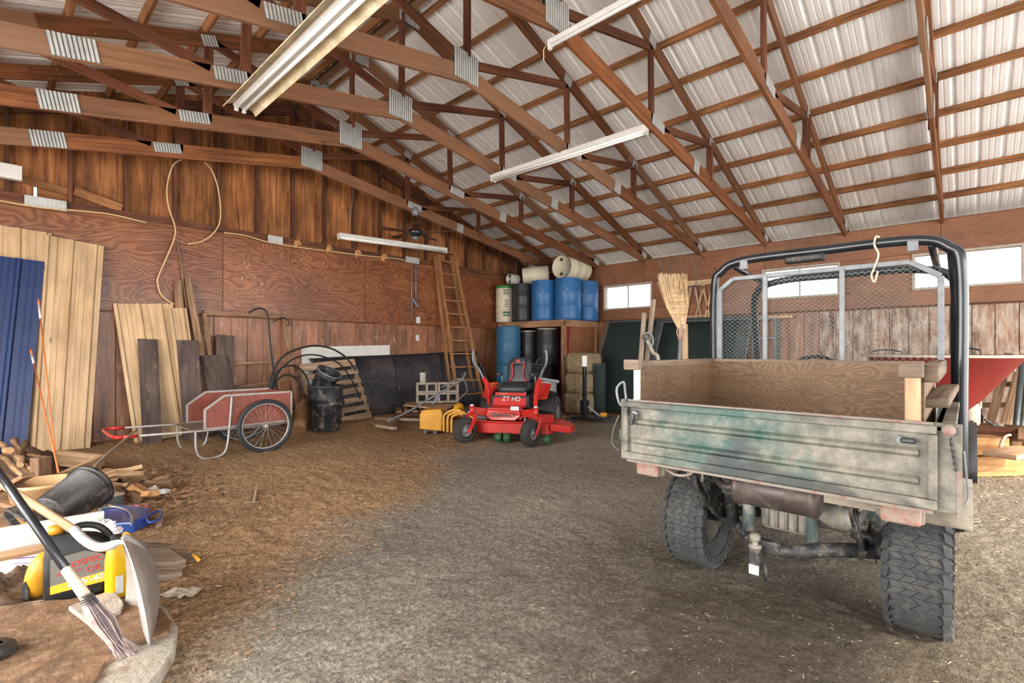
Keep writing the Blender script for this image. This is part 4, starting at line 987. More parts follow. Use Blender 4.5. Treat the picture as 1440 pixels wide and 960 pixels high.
for i in range(5):
    y_ = 3.0 - i * .06
    gate(8.42 - i * .05, 9.30 - i * .05, 4.6 - i * .05, y_, 1.90 - .01 * i, ['tube framed gate edge, leftmost of the nested row seen through the cage mesh', 'second gate edge of the nested row seen through the cage mesh', 'middle gate edge of the nested row seen through the cage mesh', 'fourth gate edge of the nested row seen through the cage mesh', 'rightmost gate edge of the nested row seen through the cage mesh'][i], 0, False)
t = thing('wall_rack', 'light wooden rack with slanting bars hung on the wall above the gates', 'rack', aX(985, 430, 9.72))
for a, b, w_ in (((965, 399), (1008, 395), .10), ((962, 448), (1010, 444), .1)):
    MB().beam(aX(*a, 9.72), aX(*b, 9.72), .04, w_).build('rail', M['pale_lumber'], t, bevel=.003)
for a, b in (((972, 402), (964, 448)), ((977, 402), (986, 446)), ((990, 400), (978, 447)), ((988, 400), (998, 446)), ((1003, 398), (992, 446))):
    MB().beam(aX(*a, 9.69), aX(*b, 9.69), .03, .03).build('slanting_bar', M['pale_lumber'], t)
t = thing('cabinet_frame', 'grey open metal cabinet standing at the wall behind the cage mesh', 'cabinet', aX(1073, 500, 9.4))
cA, cB = aX(1060, 452, 9.35), aX(1092, 450, 9.35)
for y_ in (cA.y, cB.y):
    MB().box((9.4, y_, .93), (.3, .03, 1.86)).build('side_panel', M['gate_frame'], t, bevel=.004)
for z_ in (1.86, 1.52, 1.15, .7, .2): MB().box((9.4, (cA.y + cB.y) / 2, z_), (.3, abs(cA.y - cB.y), .03)).build('shelf', M['galv'], t)
MB().box((9.62, 2.9, 1.90), (.12, 1.3, .05)).build('ledge_board', M['pale_lumber'], None)
o = C.objects[-1]; tag(o, 'dusty pale board lying flat along the wall above the grey cabinet', 'board')

# ================================================================ RED RIDING MOWER
M['mred'] = plain('mower_red', (.55, .022, .016), .35, 0, .12, 6, coat=.3, dust=(.4, .16, .11), dustamt=.18)
M['mred2'] = plain('seat_red', (.45, .02, .03), .5)
M['vinyl'] = plain('seat_vinyl', (.035, .04, .05), .45, 0, .2)
M['pale_plastic'] = plain('pale_sticker', (.7, .7, .72), .5)
pa, pb = aZ(654, 623, 0), aZ(746, 628, 0); mid = (pa + pb) / 2; ang = math.atan2((pb - pa).y, (pb - pa).x)
mw = thing('riding_mower', 'red zero turn riding mower with black and red seat facing the viewer', 'mower', (mid.x, mid.y, 0.005), ang)
def MW(m, name, mat, parent=None, **k):
    return m.build(name, M[mat] if isinstance(mat, str) else mat, parent or mw, local=True, **k)
CWB = .475
for sx_ in (-1, 1):
    x = sx_ * CWB; yaw = R(-34) if sx_ < 0 else R(-22); c = V((x, 0.0, 0)); wd = V((math.cos(yaw), math.sin(yaw), 0)); fd = V((-wd.y, wd.x, 0)); wc = c - fd * .0 + V((0, 0, .18))
    w_ = MW(MB().lathe(wc - wd * .07, [(.095, .0), (.14, .0), (.168, .012), (.179, .035), (.181, .07), (.179, .105), (.168, .128), (.14, .14), (.095, .14)], wd, 36, caps=False), 'caster_wheel', 'rubber')
    MW(MB().lathe(wc - wd * .06, [(.01, -.01), (.03, -.01), (.03, .01), (.075, .02), (.09, .005), (.088, .06), (.088, .115), (.075, .10), (.03, .11), (.03, .13), (.01, .13)], wd, 28), 'rim', 'galv', w_)
    for s_ in (-1, 1): MW(MB().prism([wc + wd * s_ * .088 + fd * -.03 + V((0, 0, -.03)), wc + wd * s_ * .088 + fd * .03 + V((0, 0, -.03)), wc + wd * s_ * .088 + fd * .13 + V((0, 0, .14)), wc + wd * s_ * .088 + fd * .15 + V((0, 0, .205)), wc + wd * s_ * .088 + fd * .09 + V((0, 0, .205)), wc + wd * s_ * .088 + fd * .04 + V((0, 0, .10))], wd * s_ * .01), 'fork_side', 'mred', bevel=.002)
    pv = wc + fd * .12
    MW(MB().beam(pv + V((0, 0, .205)) - wd * .095, pv + V((0, 0, .205)) + wd * .095, .08, .02), 'fork_top', 'mred', bevel=.003)
    MW(MB().cyl(pv + V((0, 0, .20)), pv + V((0, 0, .33)), .035, n=20), 'pivot_post', 'mred')
    MW(MB().lathe(pv + V((0, 0, .33)), [(.02, 0), (.03, .005), (.025, .02), (.01, .025)], n=16), 'pivot_cap', 'white')
    # arm to the centre plate
    MW(MB().prism([pv + V((0, .04, .22)), pv + V((0, .04, .31)), V((sx_ * .24, .34, .44)), V((sx_ * .24, .34, .33))], (0, .07, 0)), 'front_arm', 'mred', bevel=.006)
    MW(MB().beam(V((sx_ * .23, .33, .36)), V((sx_ * .25, 1.2, .36)), .06, .10), 'frame_rail', 'mred', bevel=.004)
gp = [(-.24, .30, .44), (.24, .30, .44), (.26, .27, .37), (.18, .26, .30), (-.18, .26, .30), (-.26, .27, .37)]
MW(MB().prism(gp, (0, .06, .0)), 'front_plate', 'mred', bevel=.008)
stext('GRAVELY', .092, M['black_plastic'], 'brand_lettering', mw, wm(mw) @ V((0, .238, .376)), wm(mw).to_3x3() @ V((1, 0, 0)), wm(mw).to_3x3() @ V((0, .08, 1)), .003)
MW(MB().prism([(-.26, .34, .44), (.26, .34, .44), (.24, .62, .46), (-.24, .62, .46)], (0, 0, .02)), 'foot_pan', 'mred', bevel=.004)
MW(MB().prism([(-.26, .60, .46), (.26, .60, .46), (.24, .68, .66), (-.24, .68, .66)], (0, .02, 0)), 'foot_panel', 'mred', bevel=.004)
stext('ZT HD', .095, M['pale_plastic'], 'model_lettering', mw, wm(mw) @ V((.03, .625, .57)), wm(mw).to_3x3() @ V((1, 0, 0)), wm(mw).to_3x3() @ V((0, .35, 1)), .003)
MW(MB().box((.17, .30, .47), (.12, .01, .055)), 'warning_sticker', 'pale_plastic')
# deck
dk = [(-.66, .42), (-.55, .26), (-.05, .22), (.30, .26), (.62, .30), (.70, .42), (.70, .85), (.50, 1.0), (-.45, 1.0), (-.66, .85)]
MW(MB().prism([(x, y, .11) for x, y in dk], (0, 0, .15)), 'mower_deck', 'mred', bevel=.012)
MW(MB().prism([(x * .93, .62 + (y - .62) * .9, .26) for x, y in dk], (0, 0, .02)), 'deck_top', 'mred', bevel=.008)
MW(MB().prism([(.68, .34, .16), (.95, .46, .12), (.98, .66, .12), (.90, .82, .14), (.68, .86, .18)], (0, 0, .10)), 'discharge_chute', 'mred', bevel=.012)
MW(MB().prism([(.42, .32, .27), (.72, .36, .27), (.70, .52, .37), (.44, .5, .37)], (0, .015, 0)), 'belt_cover', 'mred', bevel=.006)
for x, y in ((-.4, .6), (.0, .55), (.42, .64)):
    MW(MB().lathe((x, y, .28), [(.01, 0), (.11, 0), (.11, .02), (.06, .03), (.06, .07), (.01, .08)], n=28), 'spindle', 'galv')
M['green_roller'] = plain('green_roller', (.03, .09, .04), .5)
for x in (-.03, .10, .66): MW(MB().cyl((x - .05, .18, .07), (x + .05, .18, .07), .065, n=24), 'anti_scalp_roller', 'green_roller')
for x in (-.3, .3): MW(MB().beam((x, .36, .30), (x * .8, .75, .34), .02, .05), 'lift_link', 'galv')
# rear wheels, body, engine
for sx_ in (-1, 1):
    x = sx_ * .50; wc = V((x, 1.28, .285))
    pr = [(.13, -.12), (.22, -.13), (.265, -.125), (.285, -.10), (.288, 0), (.285, .10), (.265, .125), (.22, .13), (.13, .12)]
    w_ = MW(MB().lathe(wc, pr, (1, 0, 0), 48, caps=False), 'drive_wheel', 'rubber')
    m = MB()
    for k in range(30):
        a = 2 * PI * k / 30
        for s_ in (-1, 1): m.hexa(wc + V((s_ * .055, .288 * math.cos(a + s_ * .05), .288 * math.sin(a + s_ * .05))), [V((.045, .022 * -math.sin(a) * s_, .022 * math.cos(a) * s_)), V((0, -.011 * math.sin(a), .011 * math.cos(a))), V((0, .006 * math.cos(a), .006 * math.sin(a)))])
    MW(m, 'tread', 'rubber', w_)
    MW(MB().lathe(wc, [(.01, .03 * sx_), (.1, .03 * sx_), (.13, .08 * sx_), (.135, .12 * sx_), (.13, .125 * sx_)], (1, 0, 0), 32), 'rim', 'galv', w_)
    MW(MB().grid(lambda a, b, sx_=sx_: (sx_ * (.30 + .30 * b), 1.28 + .34 * math.cos(PI * (.05 + .9 * a)) * (1 - .1 * b), .30 + .37 * math.sin(PI * (.05 + .9 * a)) - .05 * b * b), 20, 8), 'fender', 'black_plastic', solid=.012)
    MW(MB().prism([(sx_ * .36, .86, .54), (sx_ * .52, .88, .56), (sx_ * .54, 1.14, .74), (sx_ * .36, 1.16, .76)], (0, .02, .03)), 'fender_trim', 'mred', bevel=.004)
    # lap bar upright and lever
    MW(MB().tube([(sx_ * .36, .78, .46), (sx_ * .37, .76, .62), (sx_ * .40, .74, .78), (sx_ * .45, .72, .88)], [.045, .04, .04, .035], 4, sq=True), 'control_upright', 'mred', bevel=.006)
    MW(MB().tube(spline([(sx_ * .44, .72, .86), (sx_ * .50, .68, 1.0), (sx_ * .56, .62, 1.10), (sx_ * .575, .60, 1.20), (sx_ * .56, .60, 1.30)]), .019, 10), 'control_lever', 'galv')
    MW(MB().beam((sx_ * .27, .95, .92), (sx_ * .30, 1.18, .92), .07, .045), 'armrest', 'vinyl', bevel=.014)
    MW(MB().tube([(sx_ * .28, 1.14, .90), (sx_ * .27, 1.2, .74)], .012, 8), 'armrest_bracket', 'galv')
MW(MB().box((0, 1.05, .52), (.60, .80, .20)), 'chassis_box', 'black_plastic', bevel=.02)
MW(MB().box((0, 1.50, .62), (.46, .38, .34)), 'engine', 'black_plastic', bevel=.03)
MW(MB().lathe((0, 1.5, .80), [(.01, .06), (.14, .06), (.17, .04), (.17, 0)], n=28), 'engine_shroud', 'black_steel')
MW(MB().cyl((-.28, 1.62, .50), (.28, 1.62, .50), .07, n=20), 'engine_muffler', 'galv')
def pad(f, nu=14, nv=14): return MB().grid(f, nu, nv)
def cushion(c, ax, ay, az, n=18, e=.35):
    # rounded pad: superellipse in the ax/ay plane bulging along az
    m = MB(); sg = lambda q_, p_: math.copysign(abs(q_) ** p_, q_)
    def f(a, b):
        th = 2 * PI * a; ph = PI * (b - .5); cp = sg(math.cos(ph), .5); return V(c) + V(ax) * sg(math.cos(th), e) * cp + V(ay) * sg(math.sin(th), e) * cp + V(az) * sg(math.sin(ph), .7)
    return m.grid(f, n * 2, n)
st = MW(cushion((0, .98, .72), (.235, 0, 0), (0, .24, .03), (0, -.01, .07)), 'seat_cushion', 'vinyl')
bk = MW(cushion((0, 1.22, .96), (.20, 0, 0), (0, .05, .215), (0, .055, -.01), e=.5), 'seat_back', 'vinyl')
MW(cushion((0, 1.20, 1.12), (.12, 0, 0), (0, .02, .06), (0, .055, -.01), e=.5), 'headrest_pad', 'vinyl')
for sx_ in (-1, 1):
    MW(MB().tube(spline([(sx_ * .075, 1.13, 1.11), (sx_ * .10, 1.13, 1.06), (sx_ * .085, 1.13, .96), (sx_ * .10, 1.12, .86), (sx_ * .14, 1.12, .80)]), .013, 6), 'red_stripe', 'mred2', bk)
    MW(MB().tube(spline([(sx_ * .12, .76, .745), (sx_ * .16, .80, .78), (sx_ * .17, .95, .79)]), .008, 6), 'seam', 'vinyl', st)
MW(MB().box((0, 1.135, 1.13), (.06, .012, .05)), 'red_emblem', 'mred2', bk, bevel=.006)
MW(MB().beam((-.20, .79, .64), (.22, .79, .64), .03, .05), 'seat_rail', 'galv')
for i, (x, z) in enumerate(((-.34, .74), (-.30, .68), (-.36, .66), (-.28, .74))):
    MW(MB().tube(spline([(x, .82, z), (x + .03, .78, z + .05), (x + .07, .84, z + .02), (x + .08, .9, z - .06)]), .008, 6), 'control_cable', 'yellow' if i == 0 else 'mred')
MW(MB().beam((.38, 1.0, .86), (.62, 1.25, .80), .10, .05), 'cup_holder_tray', 'galv', bevel=.01)
# ================================================================ UTILITY VEHICLE (rear towards the viewer, heading +x)
def mat_gate_paint():
    m, nt, p = newmat('worn_green_paint'); q = NT(nt); oc = q.n('TexCoord').outputs['Object']
    n1 = q.noise(q.vscale(oc, (2, 2.2, 4.5)), 1.6, 5, .65, .4); n2 = q.noise(oc, 14, 6, .7); n3 = q.noise(q.vscale(oc, (1, 2.0, 5)), 1.1, 3, .6)
    green = q.ramp(n2, [(.3, (.012, .055, .047)), (.55, (.04, .10, .085)), (.75, (.13, .17, .155))])
    dust = q.ramp(n2, [(.3, (.10, .09, .07)), (.5, (.195, .18, .145)), (.72, (.33, .30, .245))])
    sx = q.n('SeparateXYZ'); q.l(oc, sx.inputs[0])
    mid = q.math('ABSOLUTE', q.math('SUBTRACT', sx.outputs[1], .10))            # wiped cleaner in the middle, dusty at both ends
    f = q.math('ADD', q.math('MULTIPLY', mid, .9), q.math('MULTIPLY', n1, .95)); fr_ = q.ramp(f, [(.52, (0,) * 3), (.82, (.95,) * 3)])
    c = q.mix(fr_, green, dust)
    c = q.mix(q.ramp(n3, [(.52, (0,) * 3), (.62, (.8,) * 3)]), c, (.035, .036, .038))
    sc = q.noise(q.vscale(oc, (3, 40, 14)), 1.5, 4, .7); c = q.mix(q.ramp(sc, [(.66, (0,) * 3), (.72, (.5,) * 3)]), c, (.42, .40, .35))
    q.l(c, p.inputs['Base Color']); p.inputs['Roughness'].default_value = .5; q.bump(n2, .15, .005, p); return m
M['gatepaint'] = mat_gate_paint()
M['red_edge'] = plain('red_primer_edge', (.30, .04, .04), .6, 0, .4, 14, dust=(.27, .24, .2), dustamt=.95)
M['bed_steel'] = plain('bed_steel', (.10, .14, .135), .5, .2, .4, 6, dust=(.34, .30, .25), dustamt=.4)
M['grime'] = plain('grimy_metal', (.045, .045, .047), .5, .3, .4, 14, dust=(.20, .165, .13), dustamt=.3)
M['alloy'] = plain('dusty_alloy', (.24, .225, .195), .55, .2, .35, 14, dust=(.30, .25, .19), dustamt=.4)
M['muffler'] = plain('muffler_steel', (.10, .078, .07), .42, .4, .25, 5, dust=(.16, .13, .11), dustamt=.3)
M['lens_red'] = plain('mud_caked_red_lens', (.36, .05, .04), .35, 0, .3, 16, dust=(.33, .25, .2), dustamt=.85, bump=.6)
M['tyre'] = plain('utility_tyre', (.050, .052, .054), .85, 0, .3, 10, dust=(.11, .10, .085), dustamt=.3)
M['fender'] = plain('dusty_fender', (.30, .255, .20), .8, 0, .25, 6, dust=(.14, .12, .1), dustamt=.3)
M['weathered_rail'] = wood('weathered_rail', (.23, .17, .125), (.34, .26, .195), (.10, .07, .05), .8)
uv_ = thing('utility_vehicle', 'worn utility vehicle with wooden sided cargo bed, seen from behind at the right', 'vehicle', (3.4, .68, 0))
B = lambda m, n, k, p=None, **kw: m.build(n, M[k], p or uv_, **kw)
TX, YL, YR, Z0, Z1 = 2.28, 1.315, .075, .745, 1.04
# tailgate with pressed ribs
tg = B(MB().box((TX + .012, (YL + YR) / 2, (Z0 + Z1) / 2), (.012, YL - YR - .03, Z1 - Z0 - .02)), 'tailgate', 'gatepaint')
for z, h_ in ((Z1 - .012, .03), (Z0 + .018, .036)): B(MB().box((TX, (YL + YR) / 2, z), (.034, YL - YR, h_)), 'tailgate_rim', 'gatepaint', tg, bevel=.004)
for y in (YL - .012, YR + .012): B(MB().box((TX, y, (Z0 + .036 + Z1 - .027) / 2), (.034, .026, Z1 - Z0 - .066)), 'tailgate_rim', 'gatepaint', tg, bevel=.004)
for z in (.84, .94):
    m = MB(); m.prism([(TX + .008, YL - .05, z - .02), (TX - .006, YL - .05, z - .006), (TX - .006, YL - .05, z + .006), (TX + .008, YL - .05, z + .02)], (0, -(YL - YR) + .10, 0)); B(m, 'pressed_rib', 'gatepaint', tg)
B(MB().box((TX + .02, (YL + YR) / 2, Z0 - .012), (.03, YL - YR - .02, .012)), 'red_lower_edge', 'red_edge', tg)
B(MB().box((TX + .022, (YL + YR) / 2, Z1 + .007), (.02, YL - YR - .02, .008)), 'red_upper_edge', 'red_edge', tg)
for y, sg in ((YL - .07, 1), (YR + .10, -1)):
    l = B(MB().beam((TX - .028, y, .985), (TX - .030, y + .015, .925) if sg > 0 else (TX - .032, y - .045, .985), .02, .02), 'latch_handle', 'black_steel', tg, bevel=.006)
    B(MB().cyl((TX - .03, y, .985), (TX + .01, y, .985), .012, n=12), 'latch_pin', 'galv', tg)
# bed
bedL = 3.42
B(MB().box(((TX + bedL) / 2, (YL + YR) / 2, Z0 + .03), (bedL - TX - .04, YL - YR - .02, .03)), 'bed_floor', 'bed_steel')
for y in (YL - .01, YR + .0):
    s_ = B(MB().box(((TX + bedL) / 2 + .02, y, (Z0 + Z1) / 2), (bedL - TX - .04, .025, Z1 - Z0)), 'bed_side', 'bed_steel', bevel=.003)
    B(MB().box(((TX + bedL) / 2 + .02, y - (.02 if y < .5 else -.02), Z1 - .01), (bedL - TX, .06, .02)), 'side_lip', 'gatepaint', s_, bevel=.004)
B(MB().box((TX + .035, YR - .028, (Z0 + Z1) / 2), (.03, .075, Z1 - Z0 + .02)), 'corner_post', 'gatepaint', bevel=.003)
B(MB().box((TX + .034, YR - .058, .80), (.034, .012, .18)), 'red_corner_strip', 'red_edge')
B(MB().box((TX + .03, YL + .015, (Z0 + Z1) / 2), (.03, .03, Z1 - Z0 + .02)), 'corner_post', 'gatepaint', bevel=.003)
B(MB().lathe((TX - .0, YR - .03, Z1 - .01), [(.005, -.02), (.018, -.015), (.02, .0), (.016, .02), (.005, .025)], (1, 0, 0), 14), 'hinge_knob', 'red_edge')
for k in range(5): B(MB().tube([(TX + .012 + .006 * math.sin(a), YR - .035 - .003 * k, Z1 - .05 - .022 * k + .012 * math.cos(a)) for a in [2 * PI * j / 10 for j in range(10)]], .003, 5, closed=True), 'chain_link', 'grime')
for y, x in ((YR - .07, TX), (YL + .045, TX)):
    B(MB().tube(spline([(x + .02, y, .96), (x + .03, y - .005 * (1 if y < .5 else -8), .88), (x + .05, y - .01 * (1 if y < .5 else -6), .80), (x + .02, y, .77)]), .003, 6), 'support_cable', 'galv')
# plywood sides added to the bed
ZW = 1.235
B(MB().box((3.39, (.17 + 1.27) / 2, (.78 + ZW) / 2), (.018, 1.27 - .13, ZW - .78)), 'front_plywood', 'ply_bed')
B(MB().hexa(((TX + 3.38) / 2 + .03, 1.275, (.79 + ZW - .01) / 2), [V(((3.38 - TX) / 2 - .03, 0, 0)), V((0, .009, 0)), V((0, 0, (ZW - .01 - .79) / 2))]), 'side_plywood', 'ply_bed')
B(MB().hexa(((TX + 3.38) / 2 + .06, .125, (.79 + ZW) / 2), [V(((3.38 - TX) / 2 - .07, 0, 0)), V((0, .009, 0)), V((0, 0, (ZW - .79) / 2))]), 'side_plywood', 'ply_bed')
B(MB().box((2.84, 1.29, ZW), (1.10, .05, .035)), 'top_rail', 'weathered_rail', bevel=.006)
B(MB().box((2.31, 1.285, ZW - .002), (.05, .085, .055)), 'rail_end_block', 'weathered_rail', bevel=.008)
B(MB().box((3.40, .72, ZW), (.03, 1.12, .03)), 'top_rail', 'weathered_rail', bevel=.005)
B(MB().box((2.335, .145, (Z1 + ZW) / 2 - .03), (.04, .045, ZW - Z1 + .04)), 'rear_post', 'pale_lumber', bevel=.003)
B(MB().box((2.325, .15, ZW + .0), (.04, .075, .055)), 'post_cap', 'weathered_rail', bevel=.006)
B(MB().box((2.85, .095, ZW - .01), (.98, .045, .07)), 'top_rail', 'weathered_rail', bevel=.006)
B(MB().hexa((2.84, .075, 1.115), [V((.36, -.01, .01)), V((0, .04, -.004)), V((0, 0, .018))]), 'outer_ledge', 'weathered_rail', bevel=.008)
B(MB().box((2.315, 1.262, 1.13), (.02, .03, .20)), 'white_corner_strip', 'white', bevel=.002)
hb_ = [V((2.31, 1.34, 1.14)), V((2.30, 1.375, 1.10)), V((2.30, 1.355, 1.02)), V((2.31, 1.325, 1.03)), V((2.32, 1.335, 1.09))]
B(MB().tube(spline(hb_, 5, True), .007, 6, closed=True), 'wire_clip', 'galv')
# roll cage
HX = 3.56
hoop = lambda x, z, yl, yr, r_: spline([(x, yl, .55), (x, yl, 1.0), (x, yl, z - r_), (x, yl - .25 * r_, z - .3 * r_), (x, yl - r_, z), (x, (yl + yr) / 2, z + .005), (x, yr + r_, z), (x, yr + .25 * r_, z - .3 * r_), (x, yr, z - r_), (x, yr, 1.0), (x, yr, .55)], 8)
cg = B(MB().tube(hoop(HX, 1.93, 1.325, .02, .20), .029, 14), 'rear_hoop', 'black_steel')
f2 = [(4.62, 1.325, .6), (4.60, 1.325, 1.1), (4.48, 1.32, 1.5), (4.36, 1.28, 1.78), (4.32, 1.1, 1.86), (4.32, .7, 1.87), (4.32, .25, 1.86), (4.36, .06, 1.78), (4.48, .02, 1.5), (4.60, .015, 1.1), (4.62, .015, .6)]
B(MB().tube(spline(f2), .027, 12), 'front_hoop', 'black_steel')
for y in (1.2, .14): B(MB().tube([(HX, y, 1.90), (4.33, y, 1.85)], .02, 10), 'roof_tube', 'black_steel')
B(MB().tube([(HX + .06, .035, .50), (HX + .06, .035, 1.6), (HX + .02, .05, 1.86)], .029, 12), 'brace_tube', 'black_steel')
for y in (1.12, .22): B(MB().box((HX - .02, y, 1.895), (.02, .05, .06)), 'cage_clamp', 'galv', bevel=.004)
# mesh screen in a galvanised frame
FX = 3.50; fz0, fz1, fy0, fy1 = 1.18, 1.80, .10, 1.265
corners = [(FX, fy1, fz0), (FX, fy1, fz1 - .07), (FX, fy1 - .09, fz1), (FX, fy0 + .13, fz1 + .0), (FX, fy0, fz1 - .09), (FX, fy0, fz0)]
fm = MB()
for a, b in zip(corners, corners[1:]): fm.beam(a, b, .028, .028, up=(1, 0, 0))
B(fm, 'screen_frame', 'galv', bevel=.003)
for y in (.97, .545): B(MB().box((FX - .012, y, (fz0 + fz1) / 2), (.022, .026, fz1 - fz0)), 'screen_upright', 'galv', bevel=.002)
m = MB(); cw, ch = .032, .0135; ny = int((fy1 - fy0) / cw); nz = int((fz1 - fz0) / ch)
for r_ in range(nz):
    z = fz0 + r_ * ch; pts = []
    for c_i in range(ny * 2 + 1):
        y = fy0 + c_i * cw / 2; zz = z + (ch if (c_i + r_) % 2 else 0) * .98
        if zz > fz1 - .02 and (y < fy0 + .13 or y > fy1 - .09):
            edge = min(y - fy0, fy1 - y); 
            if zz > fz1 - .09 + edge: zz = min(zz, fz1 - .09 + edge * .9)
        pts.append((y, zz))
    n0 = len(m.v)
    for y, zz in pts: m.v += [V((FX + .02, y, zz - .0012)), V((FX + .02, y, zz + .0012)), V((FX + .0235, y, zz + .0012)), V((FX + .0235, y, zz - .0012))]
    for i in range(len(pts) - 1):
        a = n0 + i * 4
        for j in range(4): m.face([a + j, a + (j + 1) % 4, a + 4 + (j + 1) % 4, a + 4 + j])
o = B(m, 'expanded_mesh', 'gate_frame'); o['kind'] = 'stuff'
wl_ = B(MB().box((3.505, .745, 1.885), (.05, .22, .045)), 'work_light', 'black_plastic', bevel=.008)
B(MB().box((3.475, .745, 1.885), (.012, .19, .028)), 'light_lens', 'grime', wl_, bevel=.004)
B(MB().tube(spline([(3.53, .37, 1.965), (3.52, .385, 1.97), (3.50, .39, 1.92), (3.49, .37, 1.86), (3.47, .385, 1.79), (3.47, .40, 1.74), (3.46, .385, 1.70), (3.46, .37, 1.76)]), .005, 8), 'rope', 'cream')
# cab: seat, wheel, dash, bonnet, front wheels
B(cushion((3.86, .68, .98), (.06, 0, 0), (0, .56, 0), (.03, 0, .24), n=14), 'seat_back', 'vinyl')
B(cushion((4.02, .68, .72), (.24, 0, 0), (0, .56, 0), (0, 0, .08), n=14), 'seat_base', 'vinyl')
B(MB().box((4.0, .68, .50), (.7, 1.1, .28)), 'seat_box', 'black_plastic', bevel=.02)
swc = V((4.30, .86, 1.12)); sd = V((-.75, 0, .66)).normalized(); _, s1, s2 = basis(sd, (0, 1, 0))
sw = B(MB().tube([swc + s1 * .185 * math.cos(a) + s2 * .185 * math.sin(a) for a in [2 * PI * j / 30 for j in range(30)]], .014, 8, closed=True), 'steering_wheel', 'black_plastic')
for k in range(3): a = 2 * PI * k / 3 + .5; B(MB().beam(swc, swc + (s1 * math.cos(a) + s2 * math.sin(a)) * .18, .025, .012), 'spoke', 'black_plastic', sw)
B(MB().cyl(swc, swc - sd * .35, .02), 'steering_column', 'black_steel')
B(MB().prism([(4.55, .06, .70), (4.50, .06, 1.02), (4.66, .06, 1.04), (5.45, .06, .86), (5.55, .06, .55), (4.6, .06, .5)], (0, 1.23, 0)), 'bonnet', 'bed_steel', bevel=.03)
B(MB().box((4.25, .68, .36), (2.0, .5, .07)), 'chassis_frame', 'grime', bevel=.01)
def tyre(x, y, w_, r_, yaw=0):
    # y runs outward; the spin axis is y
    R_ = r_ - .010; c = V((x, y, r_ - .002)); hw_ = w_ / 2
    pr = [(.13, -hw_ * .72), (R_ * .62, -hw_ * .92), (R_ * .86, -hw_), (R_ * .965, -hw_ * .93), (R_, -hw_ * .80), (R_ * 1.003, 0), (R_, hw_ * .80), (R_ * .965, hw_ * .93), (R_ * .86, hw_), (R_ * .62, hw_ * .92), (.13, hw_ * .72)]
    t_ = B(MB().lathe(c, pr, (0, 1, 0), 56, caps=False), 'tyre', 'tyre')
    m = MB(); n = 30; cols = (-.56, -.19, .19, .56)
    for k in range(n * 2):
        a = PI * k / n; sgn_ = 1 if k % 2 else -1
        rad = V((math.cos(a), 0, math.sin(a))); tan = V((-math.sin(a), 0, math.cos(a)))
        for ci, cy in enumerate(cols):
            cc = c + rad * (R_ + .002) + V((0, cy * hw_, 0))
            m.hexa(cc, [tan * (R_ * PI / n / 2 * .93) + V((0, sgn_ * .014, 0)), V((0, hw_ * .172, 0)), rad * .005])
    for k in range(n):
        for s_ in (-1, 1):
            a = 2 * PI * (k + (.25 if s_ > 0 else .0)) / n; rad = V((math.cos(a), 0, math.sin(a))); tan = V((-math.sin(a), 0, math.cos(a)))
            m.hexa(c + rad * (R_ - .006) + V((0, s_ * hw_ * .90, 0)), [tan * .024 + V((0, s_ * .004, 0)), V((0, hw_ * .11, 0)) - rad * .008 * s_, rad * .012])
            m.hexa(c + rad * (R_ - .045) + V((0, s_ * hw_ * .985, 0)), [tan * .014, V((0, .005, 0)), rad * .028])
    B(m, 'tread_block', 'tyre', t_)['kind'] = 'stuff'
    so_ = 1 if y > .68 else -1
    B(MB().lathe(c, [(.01, so_ * .02), (.05, so_ * .02), (.09, so_ * .05), (.12, so_ * .03), (.13, -so_ * hw_ * .62), (.145, -so_ * hw_ * .72), (.13, -so_ * hw_ * .5), (.11, -so_ * .0)], (0, 1, 0), 36, caps=False), 'wheel_rim', 'alloy', t_)
    return t_
AX = 3.0
tyre(AX, 1.205, .235, .288); tyre(AX, .162, .235, .288); tyre(4.86, 1.215, .235, .292); tyre(4.86, .10, .235, .292)
for y in (1.215, .125): B(MB().grid(lambda a, b, y=y: (4.86 + .36 * math.cos(PI * (.0 + a)), y - .15 + (.30 if y > .5 else .27) * b - (0 if y > .5 else .03), .42 + .36 * math.sin(PI * a) ** .8), 18, 4), 'front_fender', 'black_plastic', solid=.012)
# rear mudguard and lights
B(MB().grid(lambda a, b: (AX - .37 + .12 * a ** 2 + (.45 * max(0, a - .5)), -.02 + .27 * b, .60 + .13 * math.sin(PI * .5 * a)), 14, 6), 'rear_mudguard', 'fender', solid=.012)
B(MB().box((AX - .36, .17, .655), (.012, .24, .12)), 'mud_flap', 'fender', bevel=.004)
B(MB().box((2.62, .30, .70), (.12, .28, .06)), 'light_bracket', 'fender', bevel=.004)
for y, sg in ((1.235, 1), (.185, -1)):
    l = B(MB().box((2.395, y, .682), (.055, .125, .075)), 'tail_light', 'lens_red', bevel=.012)
    B(MB().box((2.43, y, .685), (.03, .14, .09)), 'light_housing', 'fender', l, bevel=.01)
    B(MB().tube(spline([(2.44, y - .05, .69), (2.46, y - .12, .655), (2.48, y - .19, .67), (2.5, y - .21, .735)] if sg > 0 else [(2.44, y + .05, .69), (2.46, y + .1, .67), (2.5, y + .2, .69), (2.5, y + .24, .735)]), .008, 6), 'light_wire', 'fender')
B(MB().box((2.47, .36, .695), (.03, .18, .085)), 'cross_plate', 'fender', bevel=.003)
# muffler and pipes
mf = B(MB().lathe((2.60, .485, .625), [(.01, .0), (.07, .0), (.078, .006), (.092, .012), (.092, .035), (.088, .04), (.088, .34), (.092, .345), (.092, .368), (.078, .374), (.01, .376)], (0, 1, 0), 40), 'muffler', 'muffler')
for zo, xo in ((.05, .02), (-.03, .05)):
    B(MB().tube(spline([(2.60, .86, .625 + zo * .5), (2.62, .93, .63 + zo), (2.68, .99, .66 + zo * .7), (2.8, 1.0, .70)]), .021, 10), 'exhaust_pipe', 'muffler', mf)
